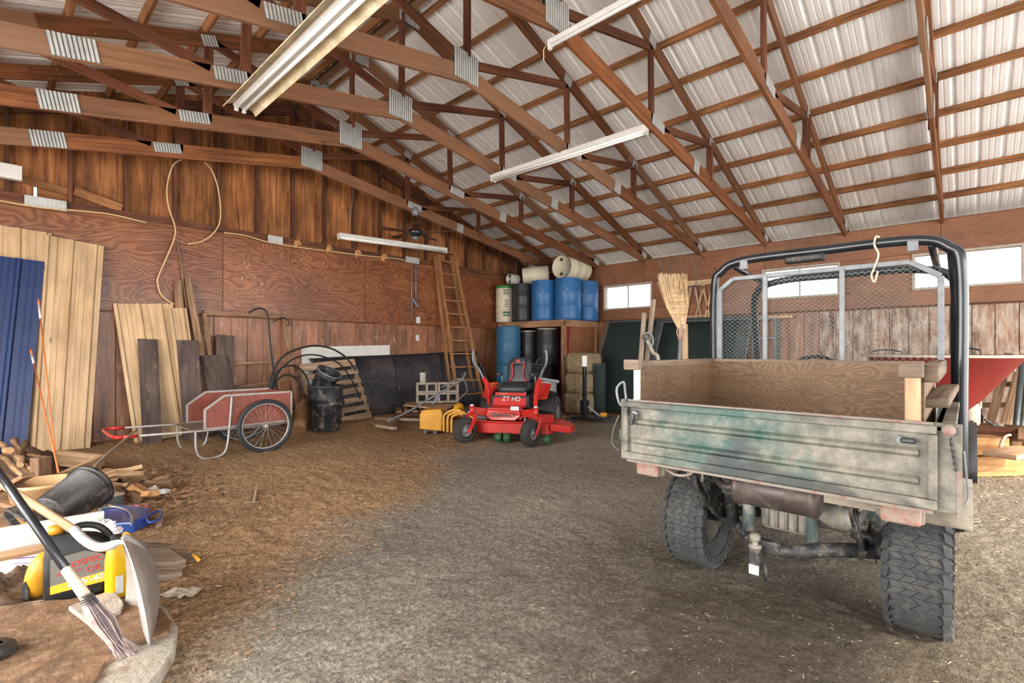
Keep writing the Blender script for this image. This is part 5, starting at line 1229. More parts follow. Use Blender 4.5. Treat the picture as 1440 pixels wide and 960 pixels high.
# axle tube, hitch, springs, gearbox
B(MB().tube(spline([(AX, 1.16, .31), (AX - .02, 1.06, .315), (AX - .12, .94, .315), (AX - .24, .83, .305), (AX - .29, .73, .305), (AX - .29, .62, .315), (AX - .22, .50, .335), (AX - .1, .38, .33), (AX - .01, .28, .315), (AX, .2, .31)]), .034, 14), 'axle_tube', 'grime')
B(MB().box((AX - .31, .74, .315), (.05, .14, .07)), 'hitch_plate', 'grime', bevel=.012)
hx = AX - .40
hb2 = B(MB().box((hx + .03, .775, .265), (.055, .05, .12)), 'drawbar', 'grime', bevel=.006)
B(MB().lathe((hx + .02, .775, .32), [(.01, 0), (.03, 0), (.03, .012), (.014, .016), (.014, .03), (.022, .036), (.0255, .05), (.022, .066), (.01, .074)], n=24), 'hitch_ball', 'alloy', hb2)
B(MB().box((hx + .0, .775, .215), (.006, .045, .045)), 'hitch_tag', 'white', hb2)
B(MB().cyl((hx + .03, .73, .255), (hx + .03, .73, .16), .008), 'hitch_pin', 'grime', hb2)
for y in (1.03, .36):
    for k in range(4): B(MB().tube(spline([(2.50, y, .66 - .012 * k), (2.68, y, .50 - .014 * k), (2.90, y, .385 - .012 * k), (3.20, y, .44 - .012 * k), (3.42, y, .58)]), .011, 4, sq=True), 'spring_leaf', 'grime')
    B(MB().cyl((2.86, y - .07, .36), (2.80, y - .05, .70), .032), 'damper', 'grime'); B(MB().cyl((2.83, y - .06, .52), (2.80, y - .05, .72), .04), 'damper_sleeve', 'bed_steel')
    for s_ in (-1, 1): B(MB().tube([(2.50, y + s_ * .038, .745), (2.50, y + s_ * .038, .64), (2.51, y + s_ * .03, .63)], .006, 6), 'shackle', 'alloy')
    B(MB().tube([(AX - .04, y - .035, .40), (AX - .05, y - .035, .27), (AX - .05, y + .035, .27), (AX - .04, y + .035, .40)], .007, 6), 'axle_clip', 'alloy')
gb = B(MB().box((2.98, .70, .46), (.26, .24, .22)), 'gearbox', 'alloy', bevel=.025)
B(MB().lathe((2.98, .42, .47), [(.01, 0), (.07, 0), (.09, .03), (.09, .14), (.06, .17)], (0, 1, 0), 24), 'gearbox_cover', 'alloy', gb)
B(MB().lathe((2.78, .40, .50), [(.02, -.02), (.055, 0), (.06, .06), (.045, .13), (.03, .17)], (0, 1, .2), 20), 'starter_housing', 'alloy', gb)
for k in range(5): B(MB().cyl((2.845, .60 + .045 * k, .37), (2.85, .60 + .045 * k, .55), .010, n=8), 'cooling_fin', 'alloy', gb)
for y in (.56, .86): B(MB().cyl((2.80, y, .34), (2.80, y, .62), .03, n=14), 'gearbox_mount', 'bed_steel')
B(MB().cyl((2.95, .85, .40), (2.95, 1.10, .36), .028), 'drive_shaft', 'grime'); B(MB().cyl((2.95, .42, .40), (2.95, .28, .36), .028), 'drive_shaft', 'grime')
B(MB().box((3.15, .68, .60), (.35, .6, .22)), 'engine_block', 'grime', bevel=.03)
for k in range(6):
    y = .95 - .12 * k; B(MB().tube(spline([(2.78, y, .70), (2.74, y - .04, .60 + .02 * (k % 3)), (2.80, y - .09, .55), (2.9, y - .02, .5)]), .008, 6), 'hose_line', 'black_plastic')
# ---- tools standing beside the bed in a side tray
B(MB().box((3.0, 1.43, .775), (.80, .20, .012)).box((3.0, 1.53, .80), (.80, .008, .06)), 'side_tool_tray', 'bed_steel')
bz_ = Z0 + .046
M['bristle'] = plain('broom_straw', (.60, .43, .25), .8, 0, .3, 40)
t = thing('straw_broom', 'worn straw broom standing bristles up beside the cargo bed', 'broom', (2.95, 1.17, bz_))
btm = V((3.20, 1.46, .785)); tp = aD(958, 462, 3.33)
MB().cyl(btm, tp.lerp(btm, .12), .0115, n=12).build('handle', M['galv'], t)
MB().cyl(tp.lerp(btm, .12), tp + V((0, 0, .03)), .017, n=12).build('red_collar', M['lens_red'], t)
m = MB(); rr = random.Random(5); tb = tp + V((0, 0, .0)); dtop = aD(945, 389, 3.35) - tb; Lb = dtop.length; dn = dtop.normalized(); sd_ = rt
for i in range(620):
    a_ = rr.uniform(-1, 1); b_ = rr.uniform(-1, 1); base_ = tb + sd_ * a_ * .02 + fw_ * b_ * .012
    mid_ = tb + dn * Lb * .42 + sd_ * a_ * .070 + fw_ * b_ * .022
    end_ = tb + dn * Lb * rr.uniform(.88, 1.07) + sd_ * (a_ * .094 + rr.uniform(-.012, .012)) + fw_ * (b_ * .03 + rr.uniform(-.01, .01))
    m.tube([base_, mid_, end_], [.0016, .0016, .0009], 3, caps=False)
m.build('bristles', M['bristle'], t)['kind'] = 'stuff'
for k in (.30, .42, .54, .62):
    w_ = .03 + .044 * min(1, k / .42)
    c = tb + dn * Lb * k; MB().tube([c + sd_ * w_ * math.cos(a) + fw_ * .026 * math.sin(a) for a in [2 * PI * j / 20 for j in range(20)]], .0028, 5, closed=True).build('binding', M['cable'], t)
MB().tube(spline([tb + dn * Lb * .05 - sd_ * .018, tb - sd_ * .03 + V((0, 0, -.03)), tb - sd_ * .012 + V((0, 0, -.06)), tb + V((0, 0, .01))]), .002, 5).build('hang_loop', M['cable'], t)
f = lambda u, v, d=3.40: aD(u, v, d)
tag(MB().beam(V((f(967, 520, 3.42).x, f(967, 520, 3.42).y + .01, .785)), f(963, 455), .034, .034).build('smooth_pole', M['pale_lumber'], bevel=.008), 'smooth wooden pole standing right of the straw broom', 'pole', 'tools standing beside the cargo bed')
t = thing('hay_fork', 'long tined hay fork standing tines up behind the straw broom', 'fork', (3.0, 1.16, bz_))
hd = f(957, 412, 3.55); MB().cyl(V((3.33, 1.47, .785)), hd, .013, n=10).build('handle', M['old_lumber'], t)
MB().tube([f(936, 408, 3.55), f(978, 402, 3.55)], .007, 6).build('tine_bar', M['grime'], t)
for i, (u0, u1, v1) in enumerate(((936, 925, 364), (947, 936, 361), (957, 948, 359), (967, 960, 358))):
    MB().tube(spline([f(u0, 408 - i, 3.55), f(u0 - 3, 385, 3.57), f(u1, v1, 3.62)]), .0032, 6).build('tine', M['grime'], t)
MB().tube(spline([f(971, 357, 3.62), f(976, 375, 3.57), f(979, 395, 3.55), f(977, 406, 3.55), f(971, 411, 3.55)]), .0036, 6).build('tine', M['grime'], t)
for i, (p, q_) in enumerate((((900, 520), (906, 440)), ((908, 520), (919, 421)))):
    a = f(*p, 2.98); b = f(*q_, 3.02); k = (.785 - a.z) / (b.z - a.z); a = a + (b - a) * k
    tag(MB().beam(a, b, .026, .014, up=fw_).build('weathered_lath', M['weathered_rail']), ('shorter grey weathered lath standing beside the rear bed corner', 'taller grey weathered lath crossing in front of the small window')[i], 'lath', 'tools standing beside the cargo bed')
t = thing('metal_clamp_tool', 'bent silver metal tool with clamp head leaning outside the bed side', 'tool', f(915, 510, 2.98))
MB().tube(spline([V((2.80, 1.42, .785)), f(926, 512, 2.98), f(918, 495, 2.98), f(910, 478, 2.98)]), .011, 10).build('bent_tube', M['alloy'], t)
MB().tube(spline([f(907, 470, 2.98), f(914, 468, 2.98), f(918, 476, 2.98), f(917, 486, 2.98), f(912, 484, 2.98)], 6, True), .004, 6, closed=True).build('clamp_ring', M['galv'], t)
MB().beam(f(905, 472, 2.98), f(915, 478, 2.98), .02, .03).build('clamp_body', M['grime'], t, bevel=.004)

# ================================================================ RIGHT SIDE, BEHIND THE VEHICLE
M['hopper_red'] = plain('hopper_red', (.27, .018, .016), .45, 0, .15, 4)
hc = aD(1322, 499, 5.0); hc.z = 0
t = thing('spreader_hopper', 'red cone shaped spreader hopper with a white rim behind the vehicle', 'spreader', (hc.x, hc.y, 0))
MB().lathe((0, 0, 0), [(.12, .62), (.30, .80), (.62, 1.24), (.635, 1.245), (.61, 1.235), (.28, .80), (.1, .64)], n=48, caps=False).build('hopper', M['hopper_red'], t, local=True)
MB().lathe((0, 0, 0), [(.615, 1.235), (.66, 1.24), (.66, 1.262), (.615, 1.262)], n=48, caps=False).build('rim', M['cream'], t, local=True)
for k in range(4): a = PI / 4 + PI / 2 * k; MB().beam((.22 * math.cos(a), .22 * math.sin(a), .03), (.20 * math.cos(a), .24 * math.sin(a), .72), .04, .04).build('leg', M['black_steel'], t, local=True)
MB().lathe((0, 0, 0), [(.01, .45), (.13, .45), (.14, .62), (.01, .64)], n=24).build('gear_case', M['black_steel'], t, local=True)
MB().lathe((0, 0, 0), [(.01, .38), (.24, .38), (.24, .40), (.01, .40)], n=24).build('spinner', M['galv'], t, local=True)
an = math.atan2(-rt.y, -rt.x) + 2.72
sp = [V(((.56) * math.cos(an + q_) , (.56) * math.sin(an + q_), 1.14 + z)) for q_, z in ((.0, .02), (-.05, .035), (-.09, .01), (-.07, -.03), (-.02, -.03), (.02, -.005), (.06, .02))]
MB().tube(spline(sp), .008, 6).build('white_mark', M['white'], t, local=True)
def chair_back(c, label, w_=.42, top=.93):
    t = thing('tube_chair', label, 'chair', (c.x, c.y, 0))
    X = V((0, 1, 0)) * w_ / 2
    MB().tube(spline([V((c.x, c.y, .03)) + X, V((c.x, c.y, .6)) + X, V((c.x, c.y, top - .1)) + X, V((c.x, c.y, top)) + X * .6, V((c.x, c.y, top)) - X * .6, V((c.x, c.y, top - .1)) - X, V((c.x, c.y, .6)) - X, V((c.x, c.y, .03)) - X]), .012, 8).build('back_frame', M['black_steel'], t)
    MB().box((c.x - .22, c.y, .46), (.42, w_, .03)).build('seat', M['stud'], t, bevel=.01)
    for s_ in (-1, 1): MB().tube([(c.x - .42, c.y + s_ * w_ / 2, .02), (c.x - .38, c.y + s_ * w_ / 2, .45)], .012, 8).build('leg', M['black_steel'], t)
    for k in (-.25, 0, .25): MB().tube([(c.x, c.y + k * w_, .5), (c.x, c.y + k * w_, top)], .005, 6).build('spindle', M['black_steel'], t)
c = aX(1246, 500, 9.3); chair_back(c, 'black tube chair by the wall, seen through the right part of the mesh', .40, 1.30)
c = aX(1362, 500, 9.3); chair_back(c, 'black tube chair by the wall, just right of the cage leg', .26, 1.32)
t = thing('slatted_rack', 'brown slatted wooden rack leaning on the wall at the right edge', 'rack', (9.2, -.45, 0))
q9 = lambda u, v, x=9.35: aX(u, v, x)
for a, b in (((1419, 497), (1382, 610)), ((1440, 497), (1402, 612)), ((1456, 497), (1424, 612))): MB().beam(V((q9(*b, 8.6).x, q9(*b, 8.6).y, .02)), q9(*a), .04, .09, up=(0, 1, 0)).build('stile', M['old_lumber'], t, bevel=.003)
for v in (513, 541, 570): MB().beam(q9(1388 - (v - 513) * .35, v, 9.2), q9(1462, v - 2, 9.2), .03, .07).build('slat', M['old_lumber'], t, bevel=.003)
gx = 'poles leaning at the right edge'
for i, (a, b) in enumerate((((1438, 505), (1424, 612)), ((1446, 520), (1432, 610)))):
    p = q9(*b, 8.2); tag(MB().cyl(V((p.x, p.y, .02)), q9(*a, 9.0), .03).build('grey_pole', M['gate_frame']), ('left grey pole leaning before the slatted rack', 'right grey pole leaning at the picture edge')[i], 'pole', gx)
# timbers, jug, tools on the timbers
def tim(p, q_, z, w_, h_, label, mat='old_lumber', name='timber', **k):
    a, b = aZ(*p, z), aZ(*q_, z); return tag(MB().beam(a, b, w_, h_).build(name, M[mat], bevel=.006), label, 'timber', 'timbers stacked right of the vehicle')
M['orange_timber'] = wood('orange_timber', (.40, .20, .075), (.58, .33, .14), (.2, .09, .03), .7)
tim((1348, 652), (1452, 650), .10, .30, .20, 'lower long timber lying on straw behind the vehicle', 'orange_timber')
tim((1350, 625), (1405, 625), .30, .22, .18, 'upper shorter timber resting on the long one', 'orange_timber')
tim((1405, 640), (1452, 632), .31, .25, .05, 'dusty pale board on top of the timbers at the right edge', 'pale_lumber')
t = thing('plastic_jug', 'dirty white plastic jug standing beside the cage leg', 'jug', aZ(1363, 600, .40))
jc = aD(1363, 577, 5.6)
MB().lathe((jc.x, jc.y, jc.z - .16), [(.01, 0), (.085, 0), (.095, .03), (.095, .20), (.075, .26), (.03, .29), (.03, .32), (.01, .32)], n=24).build('body', M['drum_white'], t)
MB().tube(spline([(jc.x, jc.y - .03, jc.z + .13), (jc.x, jc.y - .09, jc.z + .12), (jc.x, jc.y - .095, jc.z + .03)]), .012, 6).build('handle', M['drum_white'], t)
MB().box((jc.x + .12, jc.y - .22, (jc.z - .16) / 2), (.42, .72, jc.z - .165)).build('x', M['stud'])
o = C.objects[-1]; o.name = 'low_crate'; o.data.name = 'low_crate'; tag(o, 'dark low crate under the white jug and rusty tools', 'crate')
zc = jc.z - .16
t = thing('rusty_hand_plow', 'rusty iron tool with curved handle lying on the low crate', 'tool', (jc.x + .2, jc.y - .3, zc))
d5 = lambda u, v, d=5.5: aD(u, v, d)
for pts, r_ in ((((1366, 592), (1370, 600), (1378, 612)), .018), (((1372, 603), (1385, 602), (1396, 606), (1400, 614)), .014), (((1385, 590), (1392, 594), (1398, 598), (1408, 598)), .014), (((1398, 598), (1396, 608), (1402, 618)), .015)):
    MB().tube(spline([d5(*p) for p in pts]), r_, 8).build('iron_bar', M['grime'], t)
MB().lathe(d5(1405, 602), [(.01, 0), (.05, .0), (.055, .03), (.01, .05)], (1, .3, .4), 18).build('iron_wheel', M['fender'], t)
t = MB().tube(spline([aD(u, v, 5.0) for u, v in ((1421, 611), (1413, 614), (1408, 623), (1406, 632), (1405, 639))]), .013, 8).build('pale_hoop', M['cream']); tag(t, 'pale curved hoop standing against the upper timber', 'hoop')
for i, (u, v) in enumerate(((1428, 620), (1436, 612))):
    a = aD(u, v, 5.2); tag(MB().beam(a + V((-.1, .0, -.05)), a + V((.12, -.02, .05)), .07, .06).build('wood_block', M['old_lumber'], bevel=.006), ('lower', 'upper')[i] + ' wood offcut on the pile at the far right', 'wood offcut')
# ================================================================ GARDEN CART
M['cart_red'] = plywood('cart_panel', (.20, .05, .03), (.26, .066, .042), (.33, .095, .065), .5, False, .5)
M['alu'] = plain('aluminium_trim', (.36, .345, .33), .45, .3, .15, 12)
M['bike_tyre'] = plain('bike_tyre', (.02, .022, .027), .7, 0, .2, 10)
YN, YF = 6.60, 7.36; ZB = .37
ct = thing('garden_cart', 'red panelled garden cart with spoked wheels and red grips, before the leaning boards', 'cart', (2.2, 7.0, 0))
K = lambda m, n, k, p=None, **kw: m.build(n, M[k], p or ct, **kw)
side = [(1.74, ZB), (1.74, .60), (1.95, .755), (2.75, .755), (2.75, ZB)]
for y in (YN, YF):
    s_ = K(MB().prism([(x, y, z) for x, z in side], (0, .014, 0)), 'side_panel', 'cart_red')
    for (x0, z0), (x1, z1) in zip(side, side[1:] + side[:1]):
        K(MB().beam((x0, y + .007, z0), (x1, y + .007, z1), .026, .022, up=(0, 0, 1) if abs(x1 - x0) > .01 else (1, 0, 0)), 'metal_trim', 'alu', s_)
K(MB().box((2.745, (YN + YF) / 2, .56), (.014, YF - YN, .38)), 'tail_panel', 'cart_red')
K(MB().box((2.19, (YN + YF) / 2 + .007, ZB - .012), (1.16, YF - YN + .03, .018)), 'floor_board', 'weathered_rail')
for y in (YN - .02, YF + .03):
    K(MB().tube([(1.02, y, ZB + .01), (1.64, y, ZB - .01), (2.6, y, ZB - .03)], .013, 8), 'handle_tube', 'alu')
    K(MB().tube([(.97, y, ZB + .012), (1.10, y, ZB + .008)], .019, 10), 'red_grip', 'mred')
    K(MB().tube(spline([(1.64, y, ZB - .02), (1.645, y, .16), (1.69, y, .05), (1.80, y, .02), (1.92, y, .05), (1.97, y, .14), (2.0, y, .40), (2.02, y - (.012 if y < 7 else 0), .74)]), .013, 8), 'leg_loop', 'alu')
    wy = y - .055 if y < 7 else y + .055; wc = V((2.40, wy, .345)); ax = V((0, 1, 0))
    w_ = K(MB().tube([wc + V((.312 * math.cos(a), 0, .312 * math.sin(a))) for a in [2 * PI * j / 56 for j in range(56)]], .027, 10, closed=True), 'wheel_tyre', 'bike_tyre')
    K(MB().tube([wc + V((.282 * math.cos(a), 0, .282 * math.sin(a))) for a in [2 * PI * j / 56 for j in range(56)]], .011, 8, closed=True), 'rim', 'alu', w_)
    for k in range(24):
        a = 2 * PI * k / 24; h_ = .03 * (1 if k % 2 else -1)
        K(MB().tube([wc + V((.022 * math.cos(a + .9), h_, .022 * math.sin(a + .9))), wc + V((.278 * math.cos(a), 0, .278 * math.sin(a)))], .0019, 4, caps=False), 'spoke', 'alu', w_)
    K(MB().lathe(wc - ax * .045, [(.01, 0), (.018, .0), (.03, .012), (.018, .02), (.018, .07), (.03, .078), (.018, .09), (.01, .09)], ax, 16), 'hub', 'alu', w_)
K(MB().tube(spline([(.97, YN - .02, ZB + .012), (.90, YN + .06, ZB + .012), (.90, YF - .05, ZB + .012), (.97, YF + .03, ZB + .012)]), .018, 10), 'red_grip', 'mred')
K(MB().cyl((2.40, YN - .06, .345), (2.40, YF + .07, .345), .010), 'axle', 'alu')
# ================================================================ PILE AT THE LEFT
G = lambda u, v, z=.0: aZ(u, v, z)
def LUMP(c, rx, ry, h):
    mm = MB(); mm.grid(lambda a, b: c + V((rx * math.cos(2 * PI * a) * (1 - b) * (1 + .2 * noise.noise(V((a * 9, b * 3, 4)))), ry * math.sin(2 * PI * a) * (1 - b), h * math.sin(PI / 2 * b) ** .7 + .03 * noise.noise(V((a * 40, b * 17, 8))) * (b > 0) * (b < 1) + .05 * noise.noise(V((math.cos(2 * PI * a) * 3 * (1 - b), math.sin(2 * PI * a) * 3 * (1 - b), 2))) * (b > 0))), 48, 20); return mm
def stick(p, q_, dp, dq, r_, mat, name, label, cat, group=None, n=8):
    return tag(MB().tube([aD(*p, dp), aD(*q_, dq)], r_, n).build(name, M[mat]), label, cat, group)
M['orange'] = plain('orange_paint', (.80, .20, .05), .45)
# timber corner with post and planter boards
t = thing('timber_corner_frame', 'raw timber corner frame with an upright block lying left of the cart', 'timber frame', G(100, 670))
zz = .22; A = aZ(82, 634, zz); Bc = aZ(143, 641, zz); Cc = aZ(72, 672, zz)
for p, q_ in ((A, Bc), (Bc, Cc)): MB().beam(p - V((0, 0, .07)), q_ - V((0, 0, .07)), .05, .16).build('board', M['pale_lumber'], t, bevel=.003)
pb_ = Cc + V((-.06, .06, 0)); MB().box((pb_.x, pb_.y, .20), (.10, .10, .40), .5).build('corner_post', M['old_lumber'], t, bevel=.004)
for i, (p, q_, dq) in enumerate((((54, 421), (78, 640), 4.95), ((43, 491), (82, 662), 4.55))):
    a = aD(*q_, dq); b = aD(*p, 5.6); e = a + (b - a) * ((.01 - a.z) / (b.z - a.z)); t = thing('marker_stake', ('taller orange marker stake with white top leaning at the tan sheet', 'shorter orange marker stake with white top leaning at the tan sheet')[i], 'stake', e, 0, 'orange marker stakes')
    MB().tube([e, b.lerp(e, .12)], .0065, 8).build('orange_shaft', M['orange'], t); MB().tube([b.lerp(e, .12), b.lerp(e, .04)], .011, 8).build('white_band', M['white'], t); MB().tube([b.lerp(e, .04), b], .011, 8).build('orange_tip', M['orange'], t)
tw_ = [aD(132, 656, 4.4), aD(152, 638, 4.6), aD(172, 621, 4.9), aD(192, 604, 5.2)]
o = MB().tube(spline(tw_), [.013] * 25, 7).build('grey_branch', M['weathered_rail']); tag(o, 'knotty grey branch leaning from the ground onto the cart grip', 'branch')
def chunk(c, L, w_, h_, yaw, pit, mat, rr, name, label, group, rough_=.18):
    # split piece of firewood: irregular wedge section, bent a little
    d = V((math.cos(yaw) * math.cos(pit), math.sin(yaw) * math.cos(pit), math.sin(pit))); _, s_, u_ = basis(d); m = MB(); rings = []
    k = rr.randint(5, 7); base_ = [(2 * PI * j / k + rr.uniform(-.3, .3), rr.uniform(.65, 1.1)) for j in range(k)]
    for i in range(5):
        f = i / 4 - .5; o_ = s_ * rr.uniform(-1, 1) * w_ * rough_ + u_ * rr.uniform(-1, 1) * h_ * rough_
        rings.append(m.ring([c + d * L * f + o_ + (s_ * math.cos(a) * w_ / 2 + u_ * math.sin(a) * h_ / 2) * q_ * rr.uniform(.9, 1.08) + d * (rr.uniform(-.05, .05) * L if i in (0, 4) else 0) for a, q_ in base_]))
    m.skin(rings, sm=False); o = m.build(name, M[mat]); return tag(o, label, 'firewood', group)
rr = random.Random(21)
M['fire1'] = wood('split_wood', (.42, .25, .13), (.62, .42, .25), (.2, .11, .06), .85, (2, 18, 1), .3, .5, .6)
M['fire2'] = wood('bark_wood', (.15, .085, .045), (.28, .16, .085), (.06, .035, .02), .9, (4, 14, 1), .3, .5, .9)
FW = [(137, 662, .08, .22, .09, 'fire2', .4, 'brown bark piece at the left end of the firewood heap'), (150, 668, .13, .30, .10, 'fire1', -.5, 'pale split piece on top of the heap beside the timber corner'), (163, 664, .17, .34, .09, 'fire1', .9, 'pale ragged splinter log pointing up to the right'),
      (176, 668, .16, .30, .06, 'fire1', .8, 'thin splintered piece beside the ragged log'), (186, 672, .11, .30, .08, 'fire2', -.2, 'bark piece in the middle of the heap'), (205, 678, .06, .42, .08, 'fire2', .05, 'long dark bark slab at the back of the heap'), (228, 679, .07, .30, .07, 'fire2', -.25, 'dark curled bark slab at the right end'),
      (200, 690, .09, .46, .075, 'orange_timber', -.62, 'orange split stick lying across the front of the heap'), (176, 688, .05, .24, .10, 'fire2', .6, 'round dark chunk under the orange stick'), (190, 700, .05, .20, .10, 'fire2', -.8, 'dark chunk just below the orange stick'), (158, 684, .06, .26, .09, 'fire1', .2, 'short pale chunk above the grey box'), (166, 694, .04, .2, .1, 'fire2', -.3, 'small brown chunk right of the grey box'),
      (206, 667, .06, .16, .04, 'fire1', .3, 'small pale chip behind the heap'), (172, 716, .03, .2, .06, 'fire1', .1, 'short cut stick directly above the blue plastic scoop')]
for u, v, z, L, w_, mt, yw, lb in FW: chunk(aZ(u, v, z), L * 1.1, w_ * 1.4, w_ * 1.05, YAW - R(90) + yw, rr.uniform(-.12, .2), mt, rr, 'firewood_piece', lb, 'firewood heap')
for i, (u, v, z, s_) in enumerate(((214, 688, .03, .05), (228, 692, .03, .06), (222, 684, .04, .04))):
    mm = MB(); c = aZ(u, v, z); ph = rr.uniform(0, 6)
    mm.grid(lambda a, b: c + V((math.cos(2 * PI * a) * math.sin(PI * b) * s_ * (1 + .25 * math.sin(7 * a * PI + ph)), math.sin(2 * PI * a) * math.sin(PI * b) * s_ * .8, math.cos(PI * b) * s_ * .5)), 10, 6, False)
    tag(mm.build('white_stone', M['white']), ('left white lump under the orange stick', 'right white lump near the bark slab tip', 'small white lump between the bark slabs')[i], 'stone', 'white lumps in the firewood')
# sticks heap at the far left
SK = [((4, 640), (40, 676), .03), ((10, 632), (45, 668), .028), ((18, 620), (30, 652), .03), ((28, 636), (52, 642), .02), ((0, 622), (12, 634), .03), ((34, 648), (58, 652), .025), ((22, 646), (48, 660), .022)]
LB = ['lowest pale stick of the heap by the blue sheet', 'second pale stick of the heap by the blue sheet', 'upright brown stick in the heap by the blue sheet', 'short twig lying across the top of the stick heap', 'dark knot of root at the left picture edge', 'twig touching the upright timber block', 'thin stick between the pale sticks and the block']
for i, (p, q_, r_) in enumerate(SK):
    a, b = aD(*p, 4.9), aD(*q_, 4.5); m = MB(); n_ = 6; pts = [a.lerp(b, k / n_) + V((rr.uniform(-.015, .015), 0, rr.uniform(-.01, .01))) for k in range(n_ + 1)]
    m.tube(pts, [r_ * rr.uniform(.7, 1.1) for _ in pts], 7); tag(m.build('dry_stick', M['fire1' if i % 2 == 0 else 'fire2']), LB[i], 'stick', 'dry sticks by the blue sheet')
mm = MB(); cc_ = aZ(35, 668, .0)
mm.grid(lambda a, b: (cc_.x - .45 + .9 * a, cc_.y - .35 + .9 * b, fz(cc_.x, cc_.y) + .26 * math.exp(-((a - .5) ** 2 + (b - .5) ** 2) * 11) * (1 + .5 * noise.noise(V((a * 9, b * 9, 1)))) - .01), 40, 40)
tag(mm.build('bark_debris_mound', M['dark_chips']), 'mound of bark debris under the sticks at the left', 'debris')['kind'] = 'stuff'
# tan tub, black pot, hoop
t = thing('tan_tub', 'tan plastic tub behind the black plant pot', 'tub', G(62, 735, 0)); c = G(66, 738, .0); c = aD(62, 705, 3.75); c.z = .02
MB().lathe(c, [(.01, 0), (.16, 0), (.20, .26), (.215, .262), (.215, .285), (.195, .285), (.15, .02), (.01, .02)], n=36).build('body', plain('tan_plastic', (.62, .40, .20), .5), t)
M['pot'] = plain('pot_plastic', (.022, .020, .021), .42, 0, .3, 6, dust=(.10, .08, .07), dustamt=.3)
p0 = aD(68, 722, 3.15); p1 = aD(124, 686, 3.42)
t = thing('plant_pot', 'large black plant pot lying on its side, mouth towards the firewood', 'plant pot', V((p0.x, p0.y, 0)))
ax = (p1 - p0).normalized(); Lp = (p1 - p0).length * 1.05
MB().lathe(p0, [(.01, 0), (.105, 0), (.115, .01), (.150, Lp), (.160, Lp), (.160, Lp + .02), (.146, Lp + .02), (.108, .02), (.01, .02)], ax, 40).build('body', M['pot'], t)
MB().lathe(p0 + ax * (Lp - .03), [(.15, 0), (.157, .004), (.157, .012), (.15, .016)], ax, 40, caps=False).build('rim_band', M['pot'], t)
t = thing('grey_box', 'small dusty grey box between pot mouth and firewood', 'box', G(156, 722, 0)); c = aD(156, 710, 4.0); c.z = .06
MB().box(c, (.13, .11, .11), .4).build('body', M['gate_frame'], t, bevel=.004); MB().box(c + V((0, 0, .058)), (.14, .12, .012), .4).build('lid', M['window_frame'], t, bevel=.003)
t = thing('plank_scrap', 'bent grey planks lying under the tan tub at the left edge', 'plank', G(20, 720, 0))
for p, q_, w_ in (((-10, 668), (50, 700), .12), ((-10, 700), (30, 712), .1), ((0, 690), (40, 668), .08)): MB().beam(aD(*p, 3.7), aD(*q_, 3.6), w_, .03).build('plank', M['old_lumber'], t, bevel=.003)
t = thing('iron_scrap', 'dark iron bar scrap lying behind the white trim board', 'scrap', G(25, 770, 0))
for p, q_ in (((8, 722), (30, 748)), ((0, 745), (50, 738)), ((14, 715), (40, 730))): MB().beam(aD(*p, 3.1), aD(*q_, 2.95), .04, .02).build('bar', M['grime'], t, bevel=.003)
LUMP(V((.0, 3.75, 0)), .36, .42, .10).build('x', M['dark_chips']); o = C.objects[-1]; o.name = 'dirt_bank'; tag(o, 'dark bank of dirt and chips under the scrap at the left edge', 'dirt')
# blue plastic scoop/sled
M['bluep'] = plain('blue_plastic', (.025, .07, .30), .3, 0, .15, 4, coat=.3)
t = thing('blue_plastic_scoop', 'blue plastic scoop with a loop handle lying on the chips', 'scoop', G(180, 742, 0))
z_ = .12
o1 = MB().prism([aZ(u, v, .10) for u, v in ((138, 716), (165, 708), (196, 711), (212, 714), (208, 724), (188, 733), (146, 736))], (0, 0, -.085)); o1.build('body', M['bluep'], t, bevel=.015)
MB().tube(spline([aZ(u, v, .11) for u, v in ((140, 716), (158, 712), (178, 717), (186, 728), (184, 738))]), .007, 6).build('rim', M['alu'], t)
MB().tube(spline([aZ(u, v, .08) for u, v in ((206, 728), (214, 722), (224, 718), (226, 724), (222, 731), (210, 734))], 6, True), .010, 8, closed=True).build('loop_handle', M['bluep'], t)
tag(MB().prism([aZ(u, v, .05) for u, v in ((222, 724), (230, 727), (227, 735), (219, 737))], (0, 0, -.03)).build('red_scrap', M['lens_red']), 'small red scrap at the tip of the blue scoop', 'scrap')
tag(MB().tube(spline([aZ(u, v, .05) for u, v in ((180, 714), (192, 711), (202, 716), (208, 710))]), .012, 6).build('pink_rag', plain('pink_rag', (.55, .16, .18), .8)), 'twisted pink and white rag beside the cut stick', 'rag')
# white trim boards, box, bag
g_ = 'white trim boards across the pile'
def beamp(p, q_, dp, dq, w_, h_, mat, name, label, cat, group=None, up=(0, 0, 1)):
    o = MB().beam(aD(*p, dp), aD(*q_, dq), w_, h_, up).build(name, M[mat], bevel=.003); return tag(o, label, cat, group)
beamp((-20, 764), (146, 734), 2.58, 2.92, .03, .135, 'white', 'trim_board', 'long white trim board crossing the pile towards the blue scoop', 'board', g_)
beamp((-20, 787), (92, 764), 2.52, 2.76, .03, .045, 'pale_lumber', 'trim_batten', 'orange pine batten running along the lower edge of the white trim board', 'board', g_)
t = thing('printed_box', 'white cardboard box with purple printed lines under the trim board', 'box', G(48, 830)); bc_ = aD(50, 788, 2.78)
MB().box(bc_, (.24, .16, .16), YAW - R(90) + .25).build('carton', M['white'], t, bevel=.003); Mx = Matrix.Rotation(YAW - R(90) + .25, 3, 'Z')
M['purple'] = plain('purple_ink', (.16, .05, .28), .6)
for z, w_, h_ in ((.05, .12, .006), (.02, .09, .004), (-.02, .1, .004), (-.062, .235, .01)): MB().box(bc_ + Mx @ V((-.01, -.0815, z)), (w_, .002, h_), YAW - R(90) + .25).build('printed_line', M['purple'], t)
